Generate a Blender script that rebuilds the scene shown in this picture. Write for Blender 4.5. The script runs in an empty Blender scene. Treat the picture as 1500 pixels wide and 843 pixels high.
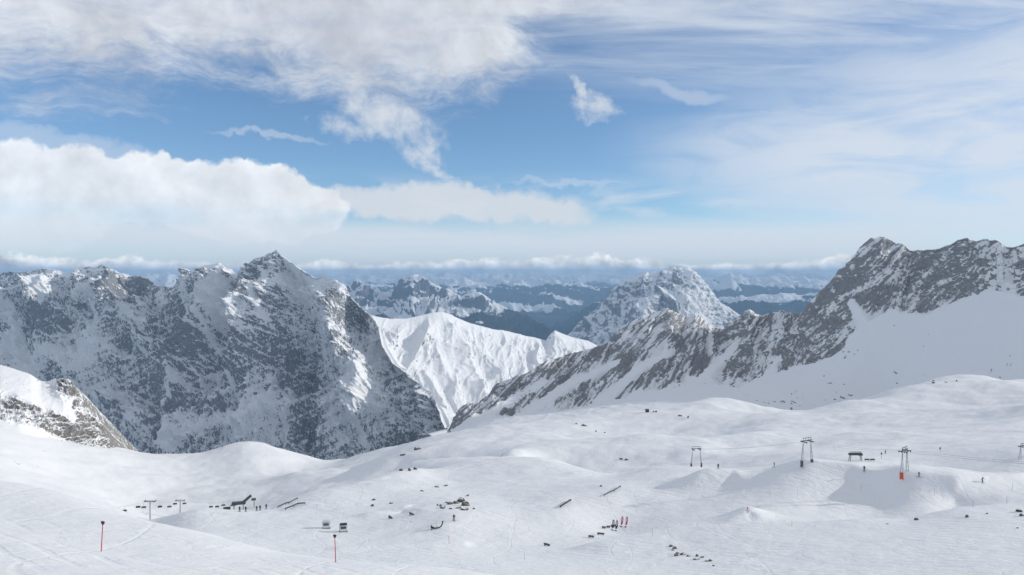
import bpy, bmesh, math, random
import numpy as np
R = math.radians
random.seed(7)
sc = bpy.context.scene
COL = sc.collection

# ------------------------------------------------------------------ camera
# photo pixels are 1500 x 843; focal length 1200 px, eye 90 m above the bowl floor
CAM_Z = 90.0
F = 1200.0
PITCH = math.atan((421.5 - 402.0) / F)          # true horizon at photo row 402
cam_d = bpy.data.cameras.new('camera'); cam = bpy.data.objects.new('camera', cam_d); COL.objects.link(cam)
cam_d.sensor_width = 36.0; cam_d.lens = 36.0 * F / 1500.0
cam_d.clip_start = 0.5; cam_d.clip_end = 200000.0
cam.location = (0, 0, CAM_Z); cam.rotation_euler = (math.pi / 2 - PITCH, 0, 0)
sc.camera = cam
cp, sp = math.cos(PITCH), math.sin(PITCH)

def P(px, py, D):
    """world point on the ray of photo pixel (px, py) at forward distance D (arrays allowed)"""
    px = np.asarray(px, float); py = np.asarray(py, float)
    dx = (px - 750.0) / F; dz = (421.5 - py) / F
    y = cp + dz * sp; z = -sp + dz * cp
    t = D / y
    return np.stack([dx * t, y * t, CAM_Z + z * t], -1)

def pix(co):
    """photo pixel of world points"""
    x = co[..., 0]; y = co[..., 1]; z = co[..., 2] - CAM_Z
    f = y * cp - z * sp; u = y * sp + z * cp
    return 750 + F * x / f, 421.5 - F * u / f

# ------------------------------------------------------------------ world, sun, exposure
SUN_EL, SUN_AZ = R(19), R(84)                    # azimuth from the view axis towards the right
SKY_STRENGTH = 0.125
SUN_STRENGTH = 2.8
sun_d = bpy.data.lights.new('sun', 'SUN'); sun = bpy.data.objects.new('sun', sun_d); COL.objects.link(sun)
sun_d.energy = SUN_STRENGTH; sun_d.angle = R(0.6); sun_d.color = (1.0, 0.96, 0.89)
sun.rotation_euler = (math.pi / 2 - SUN_EL, 0, math.pi - SUN_AZ)
sun.location = (400, 100, 500)

vs = sc.view_settings
vs.view_transform = 'Standard'; vs.look = 'None'; vs.exposure = 0.10; vs.gamma = 1.0; vs.use_curve_mapping = False
sc.cycles.use_denoising = True
sc.cycles.volume_bounces = 0
sc.cycles.max_bounces = 4
sc.cycles.diffuse_bounces = 2
sc.cycles.volume_step_rate = 1.0

world = bpy.data.worlds.new('World'); sc.world = world; world.use_nodes = True

class NT:
    """short-hand for building node trees"""
    def __init__(s, tree): s.t = tree; s.n = tree.nodes; s.l = tree.links
    def new(s, typ, **kw):
        n = s.n.new(typ)
        for k, v in kw.items(): setattr(n, k, v)
        return n
    def put(s, sock, v):
        if v is None: return
        if isinstance(v, bpy.types.NodeSocket): s.l.new(v, sock)
        else: sock.default_value = v
    def m(s, op, a, b=None, c=None, clamp=False):
        n = s.new('ShaderNodeMath', operation=op, use_clamp=clamp)
        for i, v in enumerate((a, b, c)): s.put(n.inputs[i], v)
        return n.outputs[0]
    def vm(s, op, a, b=None):
        n = s.new('ShaderNodeVectorMath', operation=op); s.put(n.inputs[0], a)
        if op == 'SCALE': s.put(n.inputs['Scale'], b)
        else: s.put(n.inputs[1], b)
        return n.outputs[0]
    def xyz(s, x, y, z):
        n = s.new('ShaderNodeCombineXYZ')
        for i, v in enumerate((x, y, z)): s.put(n.inputs[i], v)
        return n.outputs[0]
    def noise(s, vec, scale, detail=4, rough=0.55, dist=0.0, lac=2.0):
        n = s.new('ShaderNodeTexNoise'); s.put(n.inputs['Vector'], vec)
        n.inputs['Scale'].default_value = scale; n.inputs['Detail'].default_value = detail
        n.inputs['Roughness'].default_value = rough; n.inputs['Distortion'].default_value = dist
        n.inputs['Lacunarity'].default_value = lac
        return n.outputs[0]
    def ss(s, v, a, b, lo=0.0, hi=1.0):
        n = s.new('ShaderNodeMapRange', interpolation_type='SMOOTHSTEP')
        s.put(n.inputs[0], v); s.put(n.inputs[1], a); s.put(n.inputs[2], b); s.put(n.inputs[3], lo); s.put(n.inputs[4], hi)
        return n.outputs[0]
    def mix(s, f, a, b):
        n = s.new('ShaderNodeMix', data_type='RGBA'); s.put(n.inputs[0], f); s.put(n.inputs[6], a); s.put(n.inputs[7], b)
        return n.outputs[2]
    def curve(s, v, pts, lo, hi):
        """piecewise-linear function of v through pts (v, value); v range lo..hi, value range 0..1"""
        n = s.new('ShaderNodeFloatCurve'); c = n.mapping.curves[0]
        P_ = [((a - lo) / (hi - lo), b) for a, b in pts]
        c.points[0].location = P_[0]; c.points[1].location = P_[-1]
        for q in P_[1:-1]: c.points.new(*q)
        n.mapping.extend = 'HORIZONTAL'; n.mapping.update()
        s.put(n.inputs[1], s.m('DIVIDE', s.m('SUBTRACT', v, lo), hi - lo, clamp=True))
        return n.outputs[0]

def azel(px, py):
    q = P(px, py, 1.0) - np.array([0, 0, CAM_Z]); x, y, z = q
    return math.atan2(x, y), math.atan2(z, math.hypot(x, y))

def build_world():
    g = NT(world.node_tree); g.n.clear()
    out = g.new('ShaderNodeOutputWorld'); bg = g.new('ShaderNodeBackground'); g.l.new(bg.outputs[0], out.inputs[0])
    sky = g.new('ShaderNodeTexSky', sky_type='NISHITA'); sky.sun_disc = False
    sky.sun_elevation = SUN_EL; sky.sun_rotation = SUN_AZ
    sky.altitude = 2600; sky.air_density = 1.0; sky.dust_density = 0.15; sky.ozone_density = 3.0
    skyc = g.vm('SCALE', g.vm('MULTIPLY', sky.outputs[0], (0.94, 1.0, 1.02)), SKY_STRENGTH)
    tc = g.new('ShaderNodeTexCoord'); d = tc.outputs['Generated']
    sp_ = g.new('ShaderNodeSeparateXYZ'); g.l.new(d, sp_.inputs[0]); x, y, z = sp_.outputs
    az = g.m('ARCTAN2', x, y)
    el = g.m('ARCSINE', g.m('MAXIMUM', g.m('MINIMUM', z, 1.0), -1.0))
    # cloud-plane coordinates: direction projected on a flat deck overhead
    zz = g.m('ADD', g.m('MAXIMUM', z, 0.0), 0.12)
    plane = g.xyz(g.m('DIVIDE', x, zz), g.m('DIVIDE', y, zz), 0.0)
    dirv = g.xyz(az, g.m('MULTIPLY', el, 1.0), 0.0)
    # warps
    w1 = g.vm('SUBTRACT', g.new('ShaderNodeTexNoise').outputs[1], (0.5, 0.5, 0.5))
    wn = w1.node.inputs[0].links[0].from_node; g.l.new(dirv, wn.inputs['Vector']); wn.inputs['Scale'].default_value = 9; wn.inputs['Detail'].default_value = 4; wn.inputs['Roughness'].default_value = 0.6
    dw = g.vm('ADD', dirv, g.vm('SCALE', w1, 0.055))
    spw = g.new('ShaderNodeSeparateXYZ'); g.l.new(dw, spw.inputs[0]); azw, elw, _ = spw.outputs
    wn2 = g.new('ShaderNodeTexNoise'); g.l.new(dirv, wn2.inputs['Vector']); wn2.inputs['Scale'].default_value = 45; wn2.inputs['Detail'].default_value = 4; wn2.inputs['Roughness'].default_value = 0.62
    w2 = g.vm('SCALE', g.vm('SUBTRACT', wn2.outputs[1], (0.5, 0.5, 0.5)), 0.022)
    dw2 = g.vm('ADD', dw, w2); spw2 = g.new('ShaderNodeSeparateXYZ'); g.l.new(dw2, spw2.inputs[0]); az2, el2, _ = spw2.outputs

    wn3 = g.new('ShaderNodeTexNoise'); g.l.new(dirv, wn3.inputs['Vector']); wn3.inputs['Scale'].default_value = 110; wn3.inputs['Detail'].default_value = 3; wn3.inputs['Roughness'].default_value = 0.65
    dw3 = g.vm('ADD', dw2, g.vm('SCALE', g.vm('SUBTRACT', wn3.outputs[1], (0.5, 0.5, 0.5)), 0.016)); spw3 = g.new('ShaderNodeSeparateXYZ'); g.l.new(dw3, spw3.inputs[0]); az3, el3, _ = spw3.outputs
    def ell(px, py, rx, ry, rot=0.0, A=az2, E=el2):
        """soft elliptic blob (1 at the centre, 0 at the rim) in the sky at a photo pixel; radii in photo pixels"""
        a0, e0 = azel(px, py); c_, s_ = math.cos(rot), math.sin(rot)
        da = g.m('SUBTRACT', A, a0); de = g.m('SUBTRACT', E, e0)
        k = F * math.cos(a0)
        u = g.m('MULTIPLY_ADD', da, c_ * k / rx, g.m('MULTIPLY', de, -s_ * F / rx))
        v = g.m('MULTIPLY_ADD', da, s_ * k / ry, g.m('MULTIPLY', de, c_ * F / ry))
        r2 = g.m('ADD', g.m('MULTIPLY', u, u), g.m('MULTIPLY', v, v))
        return g.m('SUBTRACT', 1.0, r2)
    def union(*bs):
        o = bs[0]
        for b in bs[1:]: o = g.m('MAXIMUM', o, b)
        return o
    def bound(pts):
        """elevation (radians) of a line through photo pixels, as a function of azimuth"""
        q = [azel(a, b) for a, b in pts]
        return g.m('SUBTRACT', g.curve(az, [(a, (e + 0.2) / 1.2) for a, e in q], -0.75, 0.75), 0.0), None
    def line(pts):
        v, _ = bound(pts); return g.m('SUBTRACT', g.m('MULTIPLY', v, 1.2), 0.2)

    # streaky cirrus noise on the deck
    def rotv(v, ang, sx, sy):
        mp = g.new('ShaderNodeMapping'); g.l.new(v, mp.inputs[0]); mp.inputs['Rotation'].default_value = (0, 0, ang); mp.inputs['Scale'].default_value = (sx, sy, 1); return mp.outputs[0]
    st1 = g.noise(rotv(dw, R(10), 0.5, 1.5), 5.5, 5, 0.6, 0.6)
    st2 = g.noise(rotv(plane, R(12), 0.5, 1.7), 2.6, 5, 0.62, 0.4)
    soft = g.noise(dirv, 5.5, 5, 0.55, 0.3)
    hst = g.noise(g.xyz(g.m('MULTIPLY', az, 2.2), g.m('MULTIPLY', el, 26.0), 3.1), 1.5, 6, 0.58, 0.5)
    hst2 = g.noise(g.xyz(g.m('MULTIPLY', az, 3.5), g.m('MULTIPLY', el, 16.0), 9.1), 2.0, 6, 0.6, 0.8)
    puff = g.noise(dirv, 34, 5, 0.62, 0.2)

    # 1 big grey-white deck across the top, ragged lower edge
    lo = line([(-300, 80), (0, 128), (150, 138), (300, 146), (420, 155), (500, 172), (600, 180), (690, 162), (740, 120), (800, 70), (900, 30), (1050, 0), (1300, -20), (1800, -60)])
    dd = g.m('SUBTRACT', el2, lo)
    fib = g.noise(rotv(dw, R(14), 0.55, 1.9), 13, 6, 0.68, 0.5)
    deck = g.m('MULTIPLY', g.ss(g.m('ADD', dd, g.m('ADD', g.m('MULTIPLY', g.m('SUBTRACT', st1, 0.5), 0.12), g.m('MULTIPLY', g.m('SUBTRACT', fib, 0.5), 0.16))), -0.015, 0.07),
               g.ss(g.m('MULTIPLY_ADD', fib, 0.5, g.m('MULTIPLY', st1, 0.6)), 0.34, 0.62, 0.45, 1.0))
    # thin veil filling the upper right
    veil_r = g.m('MULTIPLY', g.ss(g.m('ADD', el, g.m('MULTIPLY', az, 0.16)), 0.19, 0.34), g.ss(st2, 0.3, 0.72, 0.10, 0.85))
    # milky sheet on the right
    milk = g.m('MULTIPLY', g.ss(union(ell(1480, 240, 480, 130, 0.10, azw, elw), ell(1700, 200, 500, 260, 0, azw, elw)), 0.0, 0.95), g.ss(hst2, 0.25, 0.62, 0.45, 0.95))
    # 2 bands near the horizon
    b1 = g.m('MULTIPLY', g.ss(el, azel(750, 392)[1], azel(750, 352)[1], 0.92, 1.0), g.ss(el, azel(750, 310)[1], azel(750, 345)[1]))
    band = g.m('MULTIPLY', b1, g.ss(hst, 0.28, 0.58, 0.62, 0.97))
    lo2 = g.m('MULTIPLY', g.ss(g.m('ABSOLUTE', g.m('SUBTRACT', el, azel(750, 300)[1])), 0.045, 0.0), g.ss(hst2, 0.42, 0.66, 0.0, 0.6))
    # 3 cumulus bank at the left with its flat tail
    bank_f = union(ell(60, 272, 330, 54, 0.04), ell(300, 288, 190, 54, 0.10), ell(425, 308, 85, 44, 0.05), ell(-250, 270, 300, 80))
    bil = g.m('SUBTRACT', 0.30, g.m('MULTIPLY', g.m('ABSOLUTE', g.m('SUBTRACT', g.noise(dw2, 15, 3, 0.5), 0.5)), 2.6))
    bank_f = g.m('ADD', bank_f, g.m('MULTIPLY', bil, 0.5))
    bank = g.ss(bank_f, 0.02, 0.30)
    tail = g.m('MULTIPLY', g.ss(union(ell(640, 298, 260, 27, 0.03), ell(770, 303, 120, 20, 0.1)), 0.0, 0.7), 0.85)
    streak = g.m('MULTIPLY', g.ss(union(ell(90, 205, 190, 15, 0.16), ell(400, 203, 90, 6, 0.12), ell(840, 272, 120, 6, 0.02)), 0.0, 1.0), 0.38)
    # 4 torn wisps below the deck and the lone puff
    wisp_f = union(ell(570, 178, 95, 40, 0.5), ell(610, 215, 60, 22, 0.75), ell(625, 250, 62, 13, 0.5), ell(520, 195, 50, 18, 0.2))
    wisp = g.m('MULTIPLY', g.ss(g.m('ADD', wisp_f, g.m('MULTIPLY', g.m('SUBTRACT', puff, 0.5), 2.8)), -0.1, 1.5), 0.85)
    puff_f = union(ell(868, 156, 36, 24, 0.35, az3, el3), ell(848, 128, 12, 30, -0.45, az3, el3), ell(885, 166, 24, 12, 0.2, az3, el3))
    lone = g.m('MULTIPLY', g.ss(g.m('ADD', puff_f, g.m('MULTIPLY', g.m('SUBTRACT', puff, 0.5), 2.8)), -0.1, 1.6), 0.9)
    ws2 = g.m('MULTIPLY', g.ss(ell(1000, 130, 120, 12, 0.28, azw, elw), 0.0, 1.0), 0.45)
    # 5 cumulus row sitting on the far ranges
    top = g.m('ADD', azel(750, 399)[1], g.m('MULTIPLY', g.noise(g.xyz(g.m('MULTIPLY', az, 1.0), g.m('MULTIPLY', el, 1.3), 0.7), 26, 6, 0.65), g.ss(g.noise(g.xyz(az, 0.0, 4.4), 4.5, 3), 0.35, 0.6, 0.022, 0.042)))
    row = g.m('MULTIPLY', g.ss(g.m('SUBTRACT', top, el), 0.0, 0.006), g.ss(g.noise(g.xyz(az, 0.0, 8.8), 7.0, 3, 0.6), 0.34, 0.54, 0.6, 0.92))

    thin = g.m('MAXIMUM', g.m('MAXIMUM', veil_r, milk), g.m('MAXIMUM', band, g.m('MAXIMUM', lo2, g.m('MAXIMUM', streak, ws2))))
    # cloud brightness: light from the right, greyer inside thick parts
    off = g.noise(g.vm('ADD', dirv, (0.012, 0.010, 0)), 34, 5, 0.6, 0.2)
    relief = g.m('MULTIPLY', g.m('SUBTRACT', g.noise(dirv, 34, 5, 0.6, 0.2), off), 1.6)
    relief_b = g.m('MULTIPLY', g.m('SUBTRACT', g.noise(dirv, 11, 6, 0.6, 0.3), g.noise(g.vm('ADD', dirv, (0.03, 0.02, 0)), 11, 6, 0.6, 0.3)), 0.9)
    def shade(c, r, k):
        return g.vm('SCALE', c, g.m('ADD', 1.0, g.m('MULTIPLY', r, k)))
    c_thin = g.xyz(0.68, 0.73, 0.80)
    c_deck = shade(g.mix(g.ss(soft, 0.35, 0.65), (0.60, 0.63, 0.69, 1), (0.73, 0.755, 0.79, 1)), relief_b, 0.8)
    c_bank = shade(g.mix(g.ss(bank_f, 0.1, 0.95), (0.86, 0.87, 0.89, 1), (0.78, 0.80, 0.83, 1)), g.m('ADD', g.m('MULTIPLY', bil, 0.5), g.m('ADD', g.m('MULTIPLY', relief, 0.3), relief_b)), 0.5)
    c_row = shade(g.mix(g.ss(g.m('SUBTRACT', top, el), 0.0, 0.02), (1.1, 1.06, 1.0, 1), (0.60, 0.68, 0.80, 1)), relief, 1.2)
    c = g.mix(g.m('MULTIPLY', thin, 0.92), skyc, c_thin)
    c = g.mix(g.m('MULTIPLY', g.m('MULTIPLY', deck, 0.93), g.m('ADD', g.ss(z, 0.75, 0.45, 0.0, 1.0), g.ss(st2, 0.42, 0.62), clamp=True)), c, c_deck)
    c = g.mix(tail, c, (0.68, 0.71, 0.75, 1))
    c = g.mix(g.m('MULTIPLY', bank, g.ss(elw, azel(300, 350)[1], azel(300, 285)[1], 0.2, 0.86)), c, c_bank)
    c = g.mix(g.m('MAXIMUM', wisp, lone), c, (0.70, 0.73, 0.77, 1))
    c = g.mix(row, c, c_row)
    g.l.new(c, bg.inputs['Color']); bg.inputs['Strength'].default_value = 1.0
build_world()

# ------------------------------------------------------------------ noise
_rng = np.random.default_rng(11)
_perm = _rng.permutation(256).astype(np.int32); _perm = np.concatenate([_perm, _perm])
_g3 = _rng.normal(size=(256, 3)).astype(np.float32); _g3 /= np.linalg.norm(_g3, axis=1, keepdims=True)
def perlin(p):
    p = p.astype(np.float64)
    i = np.floor(p).astype(np.int64); f = (p - i).astype(np.float32); i = (i & 255).astype(np.int32)
    u = f * f * f * (f * (f * 6 - 15) + 10)
    def gr(a, b, c):
        h = _perm[(_perm[(_perm[(i[:, 0] + a) & 255] + i[:, 1] + b) & 255] + i[:, 2] + c) & 255]
        v = _g3[h]
        return v[:, 0] * (f[:, 0] - a) + v[:, 1] * (f[:, 1] - b) + v[:, 2] * (f[:, 2] - c)
    def lerp(a, b, t): return a + (b - a) * t
    x00 = lerp(gr(0, 0, 0), gr(1, 0, 0), u[:, 0]); x10 = lerp(gr(0, 1, 0), gr(1, 1, 0), u[:, 0])
    x01 = lerp(gr(0, 0, 1), gr(1, 0, 1), u[:, 0]); x11 = lerp(gr(0, 1, 1), gr(1, 1, 1), u[:, 0])
    return lerp(lerp(x00, x10, u[:, 1]), lerp(x01, x11, u[:, 1]), u[:, 2]) * 1.5
def fbm(p, octv=5, gain=0.5, lac=2.03):
    s = 0; a = 1.0; n = 0
    for k in range(octv):
        s = s + a * perlin(p * lac ** k + k * 17.3); n += a; a *= gain
    return s / n
def ridged(p, octv=5, gain=0.55, lac=2.05):
    s = 0; a = 1.0; n = 0; w = 1.0
    for k in range(octv):
        r = 1 - np.abs(perlin(p * lac ** k + k * 9.7)) * 2.0; r = np.clip(r, 0, 1) ** 2
        s = s + a * r * w; n += a; a *= gain; w = np.clip(r * 1.6, 0.2, 1)
    return s / n
def sstep(x, a, b):
    t = np.clip((x - a) / (b - a), 0, 1); return t * t * (3 - 2 * t)

# ------------------------------------------------------------------ mesh helpers
def grid_object(name, co, mat, attrs=None):
    """co: (rows, cols, 3) world points -> one smooth quad mesh"""
    r, c, _ = co.shape
    me = bpy.data.meshes.new(name)
    idx = np.arange(r * c).reshape(r, c)
    q = np.stack([idx[:-1, :-1], idx[1:, :-1], idx[1:, 1:], idx[:-1, 1:]], -1).reshape(-1, 4)
    nf = len(q)
    me.vertices.add(r * c); me.loops.add(nf * 4); me.polygons.add(nf)
    me.vertices.foreach_set('co', co.reshape(-1).astype(np.float32))
    me.loops.foreach_set('vertex_index', q.reshape(-1).astype(np.int32))
    me.polygons.foreach_set('loop_start', (np.arange(nf) * 4).astype(np.int32))
    me.polygons.foreach_set('use_smooth', np.ones(nf, bool))
    me.update(calc_edges=True)
    for k, v in (attrs or {}).items():
        a = me.attributes.new(k, 'FLOAT', 'POINT'); a.data.foreach_set('value', v.reshape(-1).astype(np.float32))
    me.materials.append(mat)
    o = bpy.data.objects.new(name, me); COL.objects.link(o)
    return o
def normals(co):
    du = np.gradient(co, axis=1); dv = np.gradient(co, axis=0)
    n = np.cross(du, dv); n /= np.linalg.norm(n, axis=-1, keepdims=True) + 1e-9
    n[n[..., 2] < 0] *= -1
    return n
def blur(a, k, axis):
    for _ in range(k):
        p = np.concatenate([np.take(a, [0], axis), a, np.take(a, [-1], axis)], axis)
        n = a.shape[axis]
        a = (np.take(p, range(0, n), axis) + 2 * np.take(p, range(1, n + 1), axis) + np.take(p, range(2, n + 2), axis)) / 4
    return a
def rows_at(row, px):
    r = np.array(row, float); o = np.argsort(r[:, 0]); r = r[o]
    return np.interp(px, r[:, 0], r[:, 1]), np.interp(px, r[:, 0], r[:, 2])
def loft(rows, px0, px1, ncol, nseg, back=(0.55, 900.0, 24), smooth_v=0, smooth_u=0, even=None):
    """surface through contour rows, first row = skyline; adds the far side behind the skyline"""
    px = np.linspace(px0, px1, ncol)
    L = [P(px, *rows_at(r, px)) if False else P(px, rows_at(r, px)[0], rows_at(r, px)[1]) for r in rows]
    out = []; v = []
    for k in range(len(L) - 1):
        n = nseg[k]
        for j in range(n):
            t = j / n; out.append(L[k] * (1 - t) + L[k + 1] * t); v.append(k + t)
    out.append(L[-1]); v.append(len(L) - 1.0)
    co = np.stack(out)
    if smooth_u: co = blur(co, smooth_u, 1)
    if even:
        w = sstep(np.array(v), even[0], even[1])[:, None, None]; c2 = blur(blur(co, even[2], 1), 12, 0); co = co * (1 - w) + c2 * w
    if smooth_v:
        top = co[:1].copy(); co = blur(co, smooth_v, 0); co[:1] = top
    sl, dep, nb = back
    bk = []
    for j in range(nb, 0, -1):
        t = (j / nb) ** 1.5 * dep; b = co[0].copy(); b[:, 1] += t; b[:, 2] -= t * sl; bk.append(b); v.insert(0, -t / dep)
    co = np.concatenate([np.stack(bk), co]) if nb else co
    return co, np.array(v)
def seg_dist(X, Y, poly):
    """distance in photo pixels from projected points to a polyline, and the parameter 0..1 along it"""
    best = np.full(X.shape, 1e9); par = np.zeros(X.shape); n = len(poly) - 1
    for i in range(n):
        (ax, ay), (bx, by) = poly[i], poly[i + 1]
        vx, vy = bx - ax, by - ay; L2 = vx * vx + vy * vy
        t = np.clip(((X - ax) * vx + (Y - ay) * vy) / L2, 0, 1)
        d = np.hypot(X - ax - t * vx, Y - ay - t * vy)
        m = d < best; best[m] = d[m]; par[m] = (i + t[m]) / n
    return best, par

# ------------------------------------------------------------------ materials
def new_mat(name):
    m = bpy.data.materials.new(name); m.use_nodes = True
    g = NT(m.node_tree); b = g.n['Principled BSDF']
    return m, g, b
def simple_mat(name, col, rough=0.6, metal=0.0, var=0.15, scale=3.0):
    m, g, b = new_mat(name)
    tc = g.new('ShaderNodeTexCoord')
    nz = g.noise(tc.outputs['Object'], scale, 5, 0.6)
    c2 = tuple(x * (1 - var) for x in col) + (1,); c1 = tuple(min(1, x * (1 + var)) for x in col) + (1,)
    g.l.new(g.mix(g.ss(nz, 0.3, 0.7), c2, c1), b.inputs['Base Color'])
    b.inputs['Roughness'].default_value = rough; b.inputs['Metallic'].default_value = metal
    return m

SNOW = (0.83, 0.83, 0.832, 1)
def mountain_mat(name, rock_a, rock_b, scale, thr=0.5, width=0.06, fine=0.5, strata=None, forest=None, bump=1.0, tint=None, aniso=0.6):
    """snow on bare rock: 'snow' is how readily snow lies at each vertex; fine noise breaks the edge. scale = feature size in metres"""
    m, g, b = new_mat(name)
    geo = g.new('ShaderNodeNewGeometry'); pos = geo.outputs['Position']
    at = g.new('ShaderNodeAttribute'); at.attribute_name = 'snow'
    p = g.vm('SCALE', pos, 1.0 / scale)
    pa = g.vm('MULTIPLY', p, (1.0, 1.0, aniso))
    n1 = g.noise(pa, 1.0, 4, 0.6, 0.4); n2 = g.noise(pa, 3.3, 4, 0.68)
    nn = g.m('ADD', g.m('MULTIPLY', g.m('SUBTRACT', n1, 0.5), fine), g.m('MULTIPLY', g.m('SUBTRACT', n2, 0.5), fine * 1.1))
    if strata:
        sv = g.new('ShaderNodeVectorMath', operation='DOT_PRODUCT'); g.l.new(pos, sv.inputs[0]); sv.inputs[1].default_value = strata[0]
        tv = g.new('ShaderNodeVectorMath', operation='DOT_PRODUCT'); g.l.new(pos, tv.inputs[0]); tv.inputs[1].default_value = strata[1]
        q = g.xyz(g.m('DIVIDE', sv.outputs['Value'], strata[2]), g.m('DIVIDE', tv.outputs['Value'], strata[2] * 22), 0.0)
        n3 = g.noise(q, 1.0, 6, 0.62, 0.25)
        nn = g.m('ADD', nn, g.m('MULTIPLY', g.m('SUBTRACT', n3, 0.5), strata[3]))
    s = g.ss(g.m('ADD', at.outputs['Fac'], nn), thr - width, thr + width)
    col = g.mix(g.ss(n2, 0.3, 0.7), rock_a + (1,), rock_b + (1,))
    n4 = g.noise(g.vm('SCALE', pos, 1.0 / (scale * 6)), 1.0, 4, 0.6)
    if tint: col = g.mix(g.ss(n4, 0.55, 0.75, 0.0, 0.6), col, tint + (1,))
    if forest:
        fa = g.new('ShaderNodeAttribute'); fa.attribute_name = 'forest'
        fn = g.noise(g.vm('SCALE', pos, 1.0 / forest[0]), 1.0, 6, 0.68)
        fm = g.ss(g.m('ADD', fa.outputs['Fac'], g.m('MULTIPLY', g.m('SUBTRACT', fn, 0.5), forest[2] if len(forest) > 2 else 1.3)), 0.42, 0.58)
        base = g.mix(s, col, SNOW); base = g.mix(fm, base, forest[1] + (1,))
    else: base = g.mix(s, col, SNOW)
    g.l.new(base, b.inputs['Base Color']); b.inputs['Roughness'].default_value = 0.85
    b.inputs['Specular IOR Level'].default_value = 0.15
    if bump:
        bp = g.new('ShaderNodeBump'); bp.inputs['Strength'].default_value = 0.7
        bp.inputs['Distance'].default_value = scale * 0.16 * bump
        g.l.new(g.m('MULTIPLY', g.m('ADD', n1, g.m('MULTIPLY', n2, 0.35)), g.m('SUBTRACT', 1.15, s)), bp.inputs['Height']); g.l.new(bp.outputs[0], b.inputs['Normal'])
    return m

def structure(o): o['kind'] = 'structure'; return o

# ================================================================== THE SETTING
# ------------------------------------------------------------------ far ground
def far_ground():
    r = np.geomspace(1500, 38000, 150)
    a = np.linspace(R(-62), R(62), 320)
    A, Rr = np.meshgrid(a, r)
    X = Rr * np.sin(A); Y = Rr * np.cos(A)
    z0 = np.interp(Rr, [1500, 4000, 9000, 16000, 22000, 23500, 45000, 75000], [-900, -950, -1150, -1350, -1450, -1500, -1200, -600])
    p = np.stack([X, Y, 0 * X], -1).reshape(-1, 3)
    h = (ridged(p / 5200, 5) - 0.35).reshape(X.shape) * np.interp(Rr, [1500, 9000, 25000, 75000], [60, 260, 420, 900])
    vx = X - 0.035 * Y                                        # open valley seen between the peaks
    val = np.exp(-(vx / np.interp(Rr, [9000, 25000, 75000], [1500, 1700, 4000])) ** 2)
    co = np.stack([X, Y, CAM_Z + z0 + h * (1 - 0.9 * val)], -1)
    n = normals(co)
    n3 = fbm(p / 1500, 4).reshape(X.shape)
    forest = np.clip(0.75 - 1.2 * val * (Rr > 16000) + n3 * 0.5 - sstep(co[..., 2], CAM_Z - 900, CAM_Z - 500), -0.5, 1.2)
    mat = mountain_mat('valley_ground', (0.10, 0.10, 0.11), (0.16, 0.16, 0.16), 300, fine=0.5, forest=(420, (0.012, 0.022, 0.02)), bump=0)
    return structure(grid_object('valley_ground', co, mat, {'snow': np.full(X.shape, 0.85), 'forest': forest}))
far_ground()

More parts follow.
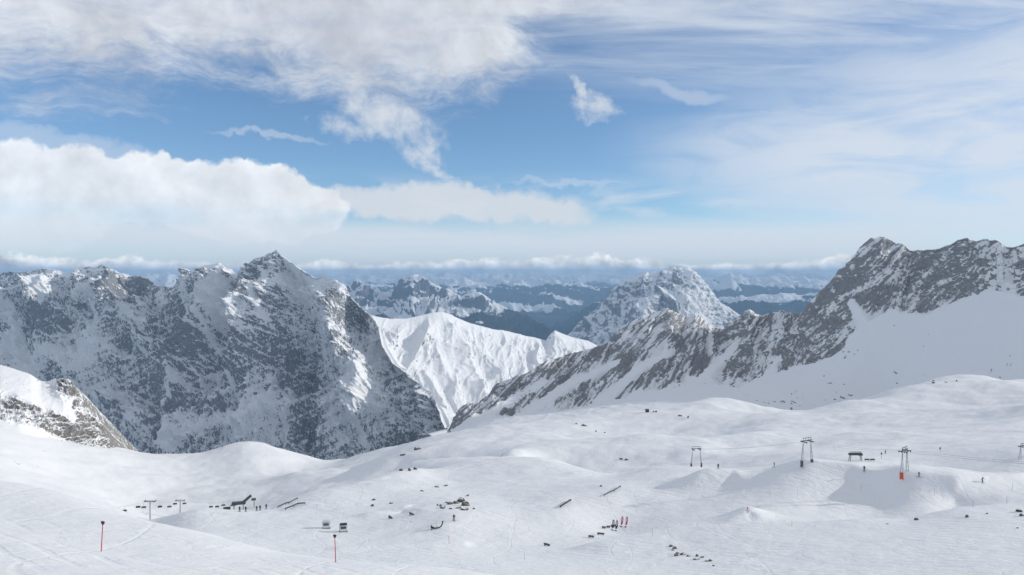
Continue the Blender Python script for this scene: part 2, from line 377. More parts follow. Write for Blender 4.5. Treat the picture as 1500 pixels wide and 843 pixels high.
def rough_mountain(name, rows, px0, px1, ncol, nseg, amp, scale, mat, snow0=0.5, slope_k=1.0, back=(0.6, 1500, 16), ribs=(), patches=(), snow_lines=(), clear=(), forest_z=None,
                   gully=0.0, strata=None, rockmask=None, smooth_v=6, smooth_u=0, warp=0.5, silh=0.5, fine_amp=0.35, sslope=(0.35, 0.85), even=None, streak=0.0, patchy=0.0):
    co, v = loft(rows, px0, px1, ncol, nseg, back, smooth_v, smooth_u, even)
    sh = co.shape[:2]
    n0 = normals(blur(blur(co, 4, 0), 4, 1))
    PX, PY = pix(co)
    p = co.reshape(-1, 3)
    wv = np.stack([fbm(p / (scale * 2.2) + k * 31.7, 3) for k in range(3)], -1) * scale * warp
    pw = p + wv
    am = amp * np.ones(sh)
    rm = np.ones(sh) if rockmask is None else rockmask(PX, PY, v, co)
    big = (ridged(pw / scale, 6) - 0.42).reshape(sh)
    d = big * am
    if gully:
        q = pw.copy(); q[:, 2] *= 0.22; q[:, 1] *= 0.35
        d = d + gully * (ridged(q / (scale * 0.42) + 5.1, 4) - 0.4).reshape(sh)
    fine = (ridged(pw / (scale * 0.17) + 3.3, 4) - 0.4).reshape(sh)
    d = d + fine * amp * fine_amp
    d = d + (ridged(p / (scale * 0.05) + 8.3, 3) - 0.4).reshape(sh) * amp * fine_amp * 0.30
    if strata:
        nb, tb, per, a_s = strata
        s = (p @ np.array(nb)) / per + fbm(p / (per * 7), 3) * 1.1
        sv = 0
        for kf, ka in ((1.0, 1.0), (2.37, 0.5), (5.3, 0.28)):
            f = s * kf; f = f - np.floor(f); sv = sv + ka * (np.where(f < 0.72, f / 0.72, (1 - f) / 0.28) - 0.5)
        d = d + sv.reshape(sh) * a_s
    if rockmask is not None:
        q = p.copy(); q[:, 1] *= 0.35; q[:, 2] *= 0.35
        run = (scale / 150.0) * (1.2 * ridged(q / (scale * 0.22) + 2.2, 3) + 0.9 * fbm(p / (scale * 0.12), 3)).reshape(sh)
        d = d * blur(blur(rm, 10, 0), 10, 1) + run * (1 - rm)
    vv = np.abs(v)[:, None]
    d = d * (silh + (1 - silh) * sstep(vv * np.ones(sh), 0.0, 0.12 if rockmask is not None else 0.3))
    d = d * np.where(v < 0, 0.12, 1.0)[:, None]
    for poly, h, w in ribs:
        dist, par = seg_dist(PX, PY, poly)
        d = d + h * np.clip(1 - dist / w, 0, 1) ** 1.2 * sstep(par, 0.0, 0.4)
    co2 = co + n0 * d[..., None]
    n = normals(co2)
    nz = n[..., 2]
    nzs = normals(blur(blur(co2, 3, 0), 3, 1))[..., 2]
    snow = snow0 + slope_k * (0.55 * sstep(nz, *sslope) + 0.45 * sstep(nzs, *sslope) - 0.5)
    q = p.copy(); q[:, 2] *= 0.3
    snow = snow + streak * fbm(q / (scale * 0.06), 3).reshape(sh)
    if patchy: snow = snow + patchy * fbm(pw / (scale * 0.55) + 41.0, 3).reshape(sh)
    for cx, cy, rx, ry, rot, k in patches:
        c_, s_ = math.cos(rot), math.sin(rot)
        u = ((PX - cx) * c_ + (PY - cy) * s_) / rx; w_ = (-(PX - cx) * s_ + (PY - cy) * c_) / ry
        snow = snow + k * np.exp(-(u * u + w_ * w_))
    for poly, w in snow_lines:
        dist, par = seg_dist(PX + 3 * fbm(p / 60, 2).reshape(sh), PY, poly); snow = snow + 0.75 * np.exp(-(dist / w) ** 2)
    if rockmask is not None: snow = snow * rm + (1 - rm) * (1.7 - 2.6 * sstep((fbm(p / (scale * 0.05), 3) + 0.7 * fbm(p / (scale * 0.7), 2)).reshape(sh), 0.52, 0.72))
    at = {'snow': snow}
    if forest_z is not None:
        at['forest'] = sstep(co2[..., 2] + 260 * fbm(p / 1200, 4).reshape(sh), forest_z + 160, forest_z - 160) * 1.2 - 0.1 - 0.25 * (nz > 0.93)
        for cx, cy, rx, ry, k in clear: at['forest'] = at['forest'] - k * np.exp(-((PX - cx) / rx) ** 2 - ((PY - cy) / ry) ** 2)
    return structure(grid_object(name, co2, mat, at))

def flat(D, pts): return [(x, y, D) for x, y in pts]
FOREST = (0.012, 0.022, 0.022)
def far_mountains():
    m1 = mountain_mat('far_range', (0.10, 0.11, 0.13), (0.16, 0.16, 0.17), 260, fine=0.7, forest=(170, FOREST, 1.0), bump=0)
    rnd = np.random.default_rng(5)
    # farthest snow range along the horizon
    sky_ = [(x, 406 - 5 * math.exp(-((x - 650) / 160) ** 2) - 9 * math.exp(-((x - 1160) / 60) ** 2) - 3 * rnd.random()) for x in range(-500, 2001, 25)]
    rough_mountain('distant_range', [flat(34000, sky_), flat(31500, [(x, 416) for x, _ in sky_]), flat(27000, [(x, 432) for x, _ in sky_])], -500, 2000, 900, [16, 14],
                   330, 1300, m1, snow0=0.62, slope_k=0.9, back=(0.3, 5000, 4), forest_z=CAM_Z - 330, smooth_v=2, silh=0.6, sslope=(0.5, 0.95))
    sky2 = [(-500, 412), (100, 410), (230, 402), (245, 397), (262, 404), (420, 420), (520, 416), (600, 414), (660, 408), (720, 412), (790, 409), (850, 414), (905, 424), (980, 424), (1040, 412), (1070, 403), (1100, 410), (1130, 405), (1180, 408), (1240, 412), (1400, 410), (2000, 410)]
    rough_mountain('distant_foothills', [flat(23500, sky2), flat(21500, [(x, y + 14) for x, y in sky2]), flat(19000, [(x, max(452, y + 34)) for x, y in sky2])], -500, 2000, 900, [20, 14],
                   320, 1300, m1, snow0=0.55, slope_k=0.9, back=(0.3, 4000, 4), forest_z=CAM_Z - 330, clear=[(770, 450, 50, 5, 1.3), (730, 444, 25, 4, 1.0), (680, 436, 40, 5, 0.7), (835, 438, 30, 4, 0.9), (800, 432, 40, 3, 0.7)], smooth_v=2, silh=0.6, sslope=(0.5, 0.95))
    sky3 = [(700, 500), (800, 488), (835, 462), (870, 440), (920, 432), (990, 430), (1050, 436), (1090, 432), (1130, 428), (1165, 430), (1210, 424), (1300, 420), (1500, 425), (1800, 430)]
    m3 = mountain_mat('forest_ridge', (0.10, 0.11, 0.13), (0.16, 0.16, 0.17), 400, fine=0.6, forest=(330, FOREST), bump=0)
    rough_mountain('forested_ridge', [flat(15500, sky3), flat(14000, [(x, y + 26) for x, y in sky3]), flat(12500, [(x, y + 62) for x, y in sky3])], 690, 1800, 500, [30, 20],
                   260, 1500, m3, snow0=0.8, slope_k=0.6, back=(0.3, 2500, 5), forest_z=CAM_Z - 430, clear=[(1150, 434, 45, 3, 1.5), (1100, 443, 25, 3, 1.0), (1195, 440, 30, 4, 1.2), (880, 452, 20, 3, 0.9)], smooth_v=3, silh=0.5)
    sky4 = [(380, 445), (440, 430), (480, 424), (500, 421), (522, 415), (545, 421), (562, 425), (580, 420), (598, 409), (608, 404), (625, 410), (650, 419), (676, 430), (690, 428), (702, 427), (716, 436), (740, 448), (762, 458), (790, 470), (815, 486), (850, 505), (900, 530)]
    m4 = mountain_mat('middle_mountain', (0.09, 0.095, 0.11), (0.15, 0.15, 0.16), 220, fine=0.7, forest=(260, FOREST), bump=0.6)
    rough_mountain('middle_mountains', [flat(12500, sky4), flat(11500, [(x, y + 26) for x, y in sky4]), flat(9800, [(x, y + 75) for x, y in sky4])], 380, 900, 480, [46, 30],
                   260, 1150, m4, snow0=0.62, slope_k=0.9, back=(0.5, 2000, 6), forest_z=CAM_Z - 560, smooth_v=3, silh=0.3, gully=120, sslope=(0.45, 0.9))
far_mountains()

def munde():
    sky_ = [(780, 520), (832, 490), (850, 471), (870, 451), (890, 431), (908, 414), (925, 405), (945, 399), (958, 398), (966, 401), (975, 394), (984, 389), (997, 388), (1008, 392), (1018, 401), (1032, 417), (1050, 436), (1068, 450), (1085, 461), (1120, 478), (1180, 500), (1260, 520)]
    m = mountain_mat('lone_peak', (0.17, 0.175, 0.19), (0.26, 0.26, 0.27), 50, fine=1.5, width=0.25, bump=0.6)
    rough_mountain('lone_peak', [flat(9000, sky_), [(x, y + 45, 8300) for x, y in sky_], [(x, max(y + 100, 520), 7300) for x, y in sky_]], 780, 1260, 420, [110, 50],
                   110, 620, m, patchy=0.5, snow0=0.64, slope_k=0.8, back=(0.7, 1200, 6), smooth_v=5, silh=0.25, gully=110,
                   ribs=[([(985, 390), (968, 430), (945, 470), (930, 520)], 160, 34), ([(1000, 392), (1030, 440), (1045, 500)], 60, 25)],
                   patches=[(1015, 440, 45, 60, 0, 0.28), (900, 440, 40, 40, 0, -0.12)], sslope=(0.4, 0.85))
munde()

def white_peak():
    sky_ = [(480, 470, 3700), (540, 462, 3600), (570, 467, 3500), (592, 467, 3450), (612, 463, 3380), (636, 458, 3300), (648, 457, 3280), (662, 462, 3240), (690, 474, 3150), (720, 482, 3060), (745, 485, 3000),
            (765, 491, 2900), (785, 495, 2800), (800, 499, 2700), (806, 490, 2600), (813, 484, 2570), (824, 489, 2550), (842, 495, 2500), (862, 499, 2450), (885, 512, 2400), (960, 550, 2300)]
    mid = [(480, 560, 3200), (570, 545, 3050), (640, 540, 2950), (700, 545, 2800), (760, 540, 2650), (815, 522, 2480), (862, 530, 2330), (960, 570, 2200)]
    foot = [(480, 680, 2600), (600, 660, 2500), (655, 640, 2400), (700, 620, 2300), (760, 600, 2200), (860, 580, 2100), (960, 600, 2000)]
    dep = lambda x: float(np.interp(x, [480, 540, 640, 720, 800, 860, 960], [4000, 4080, 4300, 4560, 4880, 5080, 5300]))
    sky_ = [(x, y, dep(x)) for x, y, D in sky_]; mid = [(x, y, dep(x) - 330) for x, y, D in mid]; foot = [(x, y, dep(x) - 700) for x, y, D in foot]
    m = mountain_mat('snow_peak', (0.16, 0.155, 0.15), (0.26, 0.25, 0.24), 28, fine=0.5, bump=0.5)
    ribs = [([(648, 458), (625, 490), (605, 530), (585, 560)], 34, 16), ([(650, 460), (672, 500), (700, 560), (712, 590)], 36, 15), ([(660, 466), (700, 510), (735, 560)], 26, 12),
            ([(612, 535), (632, 568), (655, 612)], 42, 16), ([(600, 470), (575, 500), (556, 520)], 26, 14), ([(690, 476), (715, 520), (728, 545)], 16, 8), ([(640, 470), (640, 520), (662, 560), (675, 590)], 26, 12),
            ([(720, 484), (738, 520), (742, 548)], 10, 7), ([(748, 487), (765, 520), (768, 545)], 10, 7), ([(775, 496), (785, 515), (782, 540)], 10, 7)]
    rough_mountain('snow_peak', [sky_, mid, foot], 540, 960, 520, [150, 90], 15, 300, m, snow0=1.02, slope_k=0.95, back=(0.6, 700, 8), ribs=ribs, gully=42, silh=0.15, smooth_v=8, smooth_u=1, sslope=(0.30, 0.7), fine_amp=0.25,
                   patches=[(565, 490, 14, 18, 0, -0.35), (612, 545, 6, 20, 0.5, -0.3), (805, 493, 6, 7, 0, -0.5)])
white_peak()

def left_massif():
    sky_ = [(-420, 400, 6000), (-200, 404, 5700), (-60, 398, 5600), (0, 399, 5500), (14, 394, 5480), (30, 397, 5450), (48, 394, 5430), (64, 391, 5400), (82, 397, 5380), (104, 399, 5350), (118, 392, 5320), (130, 389, 5300), (138, 391, 5280), (150, 386, 5250), (160, 390, 5230), (172, 400, 5200), (188, 405, 5150), (204, 402, 5100), (218, 407, 5050), (232, 416, 5000), (250, 420, 4950), (266, 412, 4900), (280, 400, 4850), (296, 391, 4800), (308, 388, 4770), (320, 387, 4740), (332, 393, 4700), (346, 402, 4600), (358, 391, 4520), (372, 381, 4460), (384, 378, 4420), (394, 372, 4360), (404, 367, 4300), (416, 374, 4240), (430, 384, 4180), (446, 394, 4120), (462, 405, 4060), (474, 402, 4020), (488, 408, 3970), (502, 421, 3900), (516, 435, 3840), (530, 449, 3780), (546, 462, 3720), (558, 480, 3640), (564, 505, 3550), (578, 530, 3430), (602, 552, 3300), (630, 577, 3120), (646, 600, 3000), (656, 628, 2900), (690, 690, 2750)]
    r1 = [(-420, 470, 5300), (-150, 470, 5100), (0, 470, 4950), (130, 462, 4800), (225, 462, 4600), (318, 450, 4380), (405, 448, 4000), (490, 480, 3720), (560, 545, 3450), (602, 585, 3230), (646, 622, 2960), (690, 700, 2720)]
    r2 = [(-420, 570, 4400), (-150, 570, 4300), (0, 560, 4250), (130, 550, 4150), (225, 540, 4000), (318, 550, 3780), (405, 560, 3520), (490, 585, 3380), (560, 615, 3200), (602, 630, 3080), (646, 648, 2900), (690, 710, 2690)]
    r3 = [(-420, 720, 3400), (-150, 710, 3400), (0, 700, 3350), (170, 690, 3250), (300, 700, 3050), (405, 700, 2980), (490, 700, 2920), (560, 700, 2860), (646, 700, 2760), (690, 730, 2650)]
    m = mountain_mat('craggy_massif', (0.16, 0.163, 0.172), (0.29, 0.29, 0.295), 17, fine=2.5, width=0.11, strata=((-0.42, 0.1, 0.9), (0.9, 0.0, 0.42), 16.0, 1.6), bump=1.2, tint=(0.27, 0.235, 0.215))
    ribs = [([(404, 368), (392, 420), (380, 480), (360, 560), (350, 620)], 90, 34), ([(474, 403), (480, 450), (500, 520), (520, 600)], 70, 30), ([(318, 388), (310, 430), (290, 490), (255, 560)], 70, 30),
            ([(150, 388), (160, 430), (200, 480), (230, 540)], 60, 30), ([(64, 392), (70, 440), (60, 500)], 60, 26),
            ([(345, 400), (335, 450), (330, 520), (345, 600)], -70, 22), ([(440, 440), (435, 500), (440, 580), (450, 650)], -60, 22), ([(232, 416), (225, 460), (180, 500)], -70, 24)]
    patches = [(435, 402, 24, 22, 0.5, 0.75), (120, 505, 60, 26, 0, 0.55), (330, 620, 95, 34, -0.3, 0.32), (260, 500, 30, 40, 0.3, 0.1), (540, 560, 40, 12, 0.5, 0.45), (70, 430, 18, 20, 0, 0.45), (125, 430, 20, 12, 0.3, 0.4),
               (318, 445, 14, 18, 0, 0.5), (20, 520, 40, 30, 0, 0.3), (470, 470, 70, 40, 0.4, -0.08), (345, 545, 8, 50, 0.1, 0.5), (548, 500, 14, 26, 0.2, 0.5), (510, 440, 10, 16, 0.5, 0.3), (400, 660, 60, 16, 0, 0.3), (535, 595, 22, 12, 0, 0.5)]
    sky_, r1, r2, r3 = [[(x, y, 3000 + (D - 3000) * 0.55) for x, y, D in r] for r in (sky_, r1, r2, r3)]
    patches += [(265, 512, 24, 20, 0, -0.45), (362, 560, 9, 42, 0, -0.45), (60, 470, 30, 24, 0, -0.35), (430, 520, 40, 50, 0, -0.18), (600, 590, 40, 22, 0.5, -0.3), (380, 420, 14, 30, 0, -0.35), (205, 440, 20, 14, 0, -0.3), (500, 460, 24, 30, 0, -0.3), (215, 590, 30, 30, 0, -0.25)]
    ribs = [(q, h * 1.6, w * 1.25) for q, h, w in ribs]
    lines = [([(232, 420), (205, 470), (170, 520)], 5), ([(330, 400), (322, 440), (318, 470)], 7), ([(345, 505), (338, 530), (350, 565), (352, 620)], 4), ([(300, 470), (310, 500), (330, 530)], 4), ([(420, 378), (445, 400), (458, 425)], 7), ([(405, 640), (420, 590), (418, 560)], 4), ([(530, 640), (515, 600), (520, 560)], 4),
             ([(60, 425), (75, 465)], 6), ([(130, 420), (150, 450), (140, 480)], 6), ([(0, 440), (20, 480), (25, 510)], 8), ([(250, 660), (300, 620), (380, 590)], 7), ([(395, 400), (388, 440), (400, 480)], 3), ([(180, 620), (230, 585), (270, 560)], 5), ([(470, 430), (478, 470), (470, 520)], 3), ([(280, 420), (270, 455), (285, 480)], 4)]
    rough_mountain('craggy_massif', [sky_, r1, r2, r3], -420, 690, 1010, [150, 150, 120], 165, 420, m, streak=0.35, patchy=1.1, snow0=0.79, slope_k=0.75, back=(0.6, 900, 8), ribs=ribs, patches=patches, snow_lines=lines, gully=85, silh=0.12, smooth_v=8, fine_amp=0.30, sslope=(0.30, 0.78))
left_massif()

def right_ridge():
    sky_ = [(560, 690, 1450), (620, 662, 1450), (650, 640, 1450), (664, 612, 1480), (678, 594, 1500), (690, 590, 1500), (702, 592, 1510), (716, 576, 1550), (722, 566, 1560), (742, 556, 1600), (772, 545, 1650), (790, 532, 1680), (812, 524, 1710), (832, 519, 1750), (860, 513, 1800), (893, 501, 1850), (906, 481, 1850), (918, 474, 1850), (932, 467, 1850), (950, 462, 1850), (968, 455, 1850), (978, 450, 1850), (992, 458, 1870), (1006, 464, 1880), (1018, 457, 1880), (1030, 467, 1880), (1046, 480, 1880), (1060, 482, 1850), (1076, 470, 1830), (1088, 459, 1810), (1098, 453, 1800), (1112, 463, 1800), (1122, 460, 1800), (1136, 458, 1800), (1148, 454, 1790), (1160, 460, 1780), (1172, 458, 1760), (1184, 444, 1745), (1204, 423, 1730), (1224, 400, 1720), (1244, 381, 1710), (1262, 362, 1700), (1276, 350, 1700), (1290, 347, 1700), (1304, 352, 1695), (1320, 356, 1690), (1334, 366, 1685), (1352, 366, 1670), (1372, 364, 1650), (1392, 358, 1630), (1404, 351, 1615), (1418, 348, 1600), (1428, 353, 1595), (1442, 349, 1590), (1460, 351, 1580), (1474, 361, 1570), (1486, 362, 1560), (1500, 357, 1550), (1530, 362, 1520), (1580, 372, 1480), (1680, 362, 1400), (1900, 350, 1250)]
    base = [(560, 700, 1300), (640, 645, 1380), (660, 634, 1400), (700, 618, 1410), (740, 608, 1420), (765, 606, 1420), (800, 604, 1410), (835, 600, 1400), (880, 588, 1410), (925, 580, 1420), (960, 570, 1440), (1000, 556, 1480), (1030, 552, 1480), (1060, 566, 1420), (1085, 568, 1400), (1110, 548, 1430), (1145, 540, 1420), (1180, 538, 1400), (1210, 524, 1400), (1235, 500, 1420), (1262, 470, 1460), (1290, 456, 1480), (1330, 458, 1450), (1370, 456, 1430), (1400, 440, 1420), (1450, 432, 1380), (1500, 425, 1340), (1680, 420, 1250), (1900, 420, 1100)]
    foot = [(560, 720, 1050), (640, 665, 1000), (700, 640, 960), (830, 622, 930), (960, 606, 960), (1050, 594, 1000), (1150, 596, 980), (1240, 600, 930), (1300, 600, 960), (1400, 585, 1000), (1500, 582, 980), (1900, 580, 850)]
    near_r = lambda x: 1.0 - max(0.0, x - 1200) / 1250 * 0.36
    sky_ = [(x, y, D * near_r(x)) for x, y, D in sky_]; base = [(x, y, D * near_r(x)) for x, y, D in base]
    bx = [b[0] for b in base]; bd = [b[2] for b in base]
    foot = [(x, y, float(np.interp(x, bx, bd)) - float(np.interp(x, [800, 1150, 1300], [360, 260, 185]))) for x, y, D in foot]
    low = [(x, y + 60, D - 60) for x, y, D in foot]
    nb = np.array([-0.62, 0.04, 0.78]); nb /= np.linalg.norm(nb); tb = np.array([0.78, 0.1, 0.6]); tb /= np.linalg.norm(tb)
    m = mountain_mat('banded_ridge', (0.185, 0.183, 0.186), (0.33, 0.322, 0.317), 8, fine=0.8, width=0.12, strata=(tuple(nb), tuple(tb), 5.0, 4.2), bump=0.9, tint=(0.24, 0.205, 0.18))
    px_b = np.array([b[0] for b in base]); py_b = np.array([b[1] for b in base])
    def mask(PX, PY, v, co):
        e = np.interp(PX, px_b, py_b) + 16 * fbm(co.reshape(-1, 3) / 60.0, 4).reshape(PX.shape) + 6 * fbm(co.reshape(-1, 3) / 14.0, 3).reshape(PX.shape)
        k = sstep(e - PY, -3, 4)
        # snow gullies reaching up between the rock ribs
        for poly, w in (([(1000, 585), (1040, 545), (1075, 505)], 9), ([(880, 588), (935, 540), (985, 515)], 6), ([(770, 606), (830, 565), (905, 530)], 5), ([(690, 625), (760, 580), (800, 560)], 5), ([(1262, 470), (1245, 440)], 8), ([(1120, 560), (1140, 525)], 5)):
            d, par = seg_dist(PX, PY, poly); k = k * sstep(d, w * (1 - 0.7 * par), w * (1 - 0.7 * par) + 5)
        return k
    patches = [(1330, 385, 60, 20, 0.2, 0.10), (1200, 490, 45, 60, 0.6, -0.16), (1130, 490, 40, 30, 0, 0.08), (1470, 400, 40, 40, 0, 0.25), (960, 480, 40, 20, 0, 0.05), (860, 560, 80, 26, -0.4, -0.1)]
    rough_mountain('banded_ridge', [sky_, base, foot, low], 560, 1900, 1150, [170, 70, 8], 16, 150, m, patchy=0.5, snow0=0.24, slope_k=0.65, back=(0.7, 500, 8), strata=(nb, tb, 21.0, 8.0), rockmask=mask, silh=0.35, smooth_v=4, fine_amp=0.5, patches=patches, sslope=(0.25, 0.8), even=(0.6, 1.0, 1500))
right_ridge()

# ------------------------------------------------------------------ near snowfield (height field through surveyed points)
SURV = [
 # near slope under the camera, down to its edge
 (-200, 860, 42), (0, 860, 42), (150, 860, 43), (300, 860, 46), (450, 862, 50), (620, 866, 54), (800, 875, 60), (1000, 900, 75), (1250, 900, 75), (1500, 900, 72), (1700, 900, 70),
 (0, 800, 60), (150, 807, 63), (300, 825, 60), (0, 742, 88), (-200, 690, 110), (0, 704, 108), (90, 722, 103), (184, 754, 94), (240, 769, 88), (293, 783, 83), (347, 798, 78), (400, 813, 73), (470, 823, 68), (560, 830, 67), (690, 841, 68), (800, 856, 70),
 # hollow behind that edge
 (0, 740, 190), (184, 790, 180), (293, 815, 140), (400, 836, 110), (560, 846, 105), (690, 856, 108), (-200, 740, 190),
 # park bowl
 (240, 775, 232), (265, 757, 240), (290, 747, 250), (340, 750, 258), (382, 747, 268), (412, 735, 280), (452, 721, 292), (520, 709, 305), (578, 694, 330), (604, 688, 350),
 (300, 785, 205), (400, 795, 195), (340, 770, 226), (420, 770, 222), (478, 772, 219), (503, 777, 215), (500, 750, 244), (560, 730, 270), (560, 795, 195), (620, 812, 176), (700, 828, 160), (800, 836, 153), (900, 834, 155), (1000, 843, 148),
 (640, 776, 207), (665, 762, 214), (657, 797, 190), (700, 800, 190), (660, 742, 238), (720, 760, 220), (760, 740, 245), (828, 742, 238), (896, 724, 254), (850, 775, 216), (905, 775, 222), (800, 798, 193), (870, 800, 188), (960, 782, 197), (700, 705, 318), (800, 702, 312), (640, 700, 335), (960, 740, 240),
 # ground that climbs on the right below the piste edge
 (1100, 773, 192), (1250, 768, 190), (1400, 752, 192), (1500, 740, 195), (1150, 843, 142), (1300, 843, 134), (1500, 843, 124), (1200, 800, 165), (1350, 800, 157), (1500, 790, 156), (1700, 730, 190), (1700, 843, 118),
 # piste on the right and the bank to the lift ridge
 (1100, 752, 216), (1200, 742, 222), (1300, 737, 222), (1400, 733, 218), (1500, 722, 216), (1030, 760, 216),
 (900, 696, 322), (960, 683, 338), (1020, 684, 335), (1100, 686, 298), (1134, 685, 272), (1182, 681, 254), (1250, 689, 245), (1320, 699, 230), (1400, 706, 225), (1450, 706, 228), (1500, 703, 235), (1700, 690, 245),
 (1050, 715, 256), (1250, 712, 234), (1400, 722, 219),
 # plateau beyond the lift
 (1000, 664, 470), (1080, 668, 440), (1160, 664, 410), (1252, 674, 325), (1300, 666, 370), (1400, 672, 320), (1498, 672, 300), (1700, 660, 310),
 (1060, 655, 500), (1020, 643, 545), (960, 632, 600), (880, 634, 590), (800, 642, 560), (740, 660, 480), (800, 674, 405), (860, 688, 358), (720, 674, 420), (640, 676, 440), (600, 680, 430),
 (1100, 640, 560), (1200, 640, 540), (1300, 640, 490), (1400, 645, 430), (1500, 643, 400), (1700, 640, 380), (1120, 620, 660), (1200, 618, 640), (1300, 622, 590), (1420, 615, 590), (1500, 612, 530), (1700, 600, 500),
 (1100, 600, 820), (1180, 600, 760), (1240, 592, 790), (1300, 576, 850), (1360, 559, 910), (1405, 553, 920), (1450, 556, 890), (1480, 563, 850), (1510, 558, 820), (1300, 600, 720), (1400, 585, 740), (1500, 588, 650), (1700, 560, 700), (1900, 560, 650),
 (1405, 585, 1010), (1300, 602, 960), (1500, 590, 960), (1700, 590, 850),
 # rim of the plateau towards the big valley
 (1050, 584, 940), (1000, 592, 900), (960, 599, 860), (900, 605, 830), (830, 613, 810), (750, 622, 800), (680, 631, 790), (620, 641, 780), (560, 656, 780), (520, 668, 780), (500, 677, 780),
 (700, 645, 640), (620, 660, 600), (560, 672, 600), (540, 683, 620), (575, 692, 560), (500, 692, 640), (430, 700, 640),
 # left bowl with the chairlift
 (219, 762, 520), (263, 755, 540), (150, 735, 500), (60, 715, 470), (0, 698, 430), (-150, 680, 450), (350, 742, 560), (300, 728, 600), (400, 712, 640), (200, 712, 610), (100, 690, 600), (0, 662, 560), (300, 700, 690), (400, 690, 720), (200, 685, 690),
 (100, 650, 700), (0, 622, 660), (-150, 600, 640), (160, 656, 740), (205, 664, 780), (270, 669, 820), (300, 669, 840), (345, 661, 815), (382, 659, 800), (440, 668, 815), (480, 677, 840), (360, 676, 740), (440, 684, 750),
 # beyond the rim the ground falls away
 (160, 730, 1000), (300, 740, 1050), (400, 740, 1050), (500, 740, 1050), (620, 700, 1000), (750, 665, 980), (900, 640, 980), (1000, 620, 1050), (0, 700, 1000), (-200, 680, 1000), (1150, 620, 1000),
]
SURV += [(x, y + 16, D + 70) for x, y, D in SURV if (x, y) in {(265, 757), (290, 747), (340, 750), (382, 747), (412, 735), (452, 721), (520, 709), (578, 694)}]
SURV += [(x, y + 9, D + 45) for x, y, D in SURV if (x, y) in {(900, 696), (960, 683), (1020, 684), (1100, 686), (1134, 685), (1182, 681), (1250, 689), (1320, 699), (1400, 706), (1450, 706), (1500, 703)}]
SURV += [(x, y + 7, D + 60) for x, y, D in SURV if (x, y) in {(960, 632), (880, 634), (1020, 643), (800, 674), (860, 688), (720, 674), (1405, 553), (1360, 559), (345, 661), (382, 659)}]
def tps_fit():
    s = np.array(SURV, float); w = P(s[:, 0], s[:, 1], s[:, 2])
    u = np.stack([w[:, 0] / w[:, 1] * 1.6, np.log(w[:, 1])], -1)
    d = np.linalg.norm(u[:, None] - u[None], axis=-1); K = np.where(d > 0, d * d * np.log(d + 1e-12), 0)
    n = len(s); A = np.zeros((n + 3, n + 3)); A[:n, :n] = K + 5e-5 * np.eye(n); Q = np.c_[np.ones(n), u]; A[:n, n:] = Q; A[n:, :n] = Q.T
    # the quantity interpolated is the sight-line slope z / y, smooth in this space
    b = np.r_[(w[:, 2] - CAM_Z) / w[:, 1], np.zeros(3)]
    sol = np.linalg.solve(A, b)
    return u, sol
_tu, _ts = tps_fit()
def tps(X, Y):
    u = np.stack([X / Y * 1.6, np.log(Y)], -1).reshape(-1, 2); o = np.empty(len(u)); n = len(_tu)
    for k in range(0, len(u), 20000):
        q = u[k:k + 20000]; d2 = ((q[:, None] - _tu[None]) ** 2).sum(-1)
        o[k:k + 20000] = (0.5 * d2 * np.log(d2 + 1e-18)) @ _ts[:n] + _ts[n] + q @ _ts[n + 1:]
    return (o.reshape(X.shape)) * Y + CAM_Z
NC, NR = 760, 620
_a = np.linspace(-0.95, 0.95, NC)
_yk = np.interp(np.linspace(0, 1, NR), [0, 0.06, 0.22, 0.72, 1.0], np.log([5, 40, 120, 450, 1120])); _y = np.exp(_yk)
GX = _a[None, :] * _y[:, None]; GY = np.repeat(_y[:, None], NC, 1)
GZ = tps(GX, GY)
near = sstep(GY, 45, 20)                                # under the camera's feet the slope climbs to the viewpoint
GZ = GZ * (1 - near) + (CAM_Z - 1.8 - 0.40 * GY) * near
def bump_at(px, py, D, rx, ry, h, rot=0.0):
    """a mound (or hollow) of height h centred where a photo pixel meets ground at distance D; radii in metres"""
    global GZ
    c = P(px, py, D); c_, s_ = math.cos(rot), math.sin(rot)
    u = ((GX - c[0]) * c_ + (GY - c[1]) * s_) / rx; v = (-(GX - c[0]) * s_ + (GY - c[1]) * c_) / ry
    GZ = GZ + h * np.exp(-(u * u + v * v))
_p = np.stack([GX, GY, 0 * GX], -1).reshape(-1, 3)
_amp = np.interp(GY, [20, 80, 200, 500, 1000], [0.15, 0.5, 0.8, 1.9, 2.6])
GZ = GZ + _amp * (fbm(_p / 42.0, 4)).reshape(GX.shape) + 0.35 * _amp * (fbm(_p / 11.0 + 7.7, 3)).reshape(GX.shape)
_q = np.stack([GX * 0.45 + GY * 0.2, GY, 0 * GX], -1).reshape(-1, 3)
GZ = GZ + np.interp(GY, [15, 50, 150, 400, 900], [0.05, 0.18, 0.28, 0.4, 0.5]) * (ridged(_q / 9.0 + 1.7, 4) - 0.4).reshape(GX.shape) * sstep(fbm(_p / 60.0 + 9.0, 3).reshape(GX.shape), -0.15, 0.25)
far_l = sstep(GY, 330, 480)
GZ = GZ + far_l * 9.0 * fbm(_p / 150.0 + 3.1, 4).reshape(GX.shape)
for a in ((1030, 700, 262, 9, 6, 2.6, 0.3), (1095, 752, 214, 5, 3.5, 1.5), (345, 672, 790, 26, 20, 6), (640, 776, 207, 5, 3, 0.9), (590, 752, 240, 6, 4, -1.2), (545, 755, 236, 5, 3, 0.9), (870, 655, 500, 30, 24, 4), (1240, 600, 760, 30, 20, 5), (1390, 562, 880, 40, 14, 4), (1170, 690, 246, 10, 5, 0.8)):
    bump_at(*a)

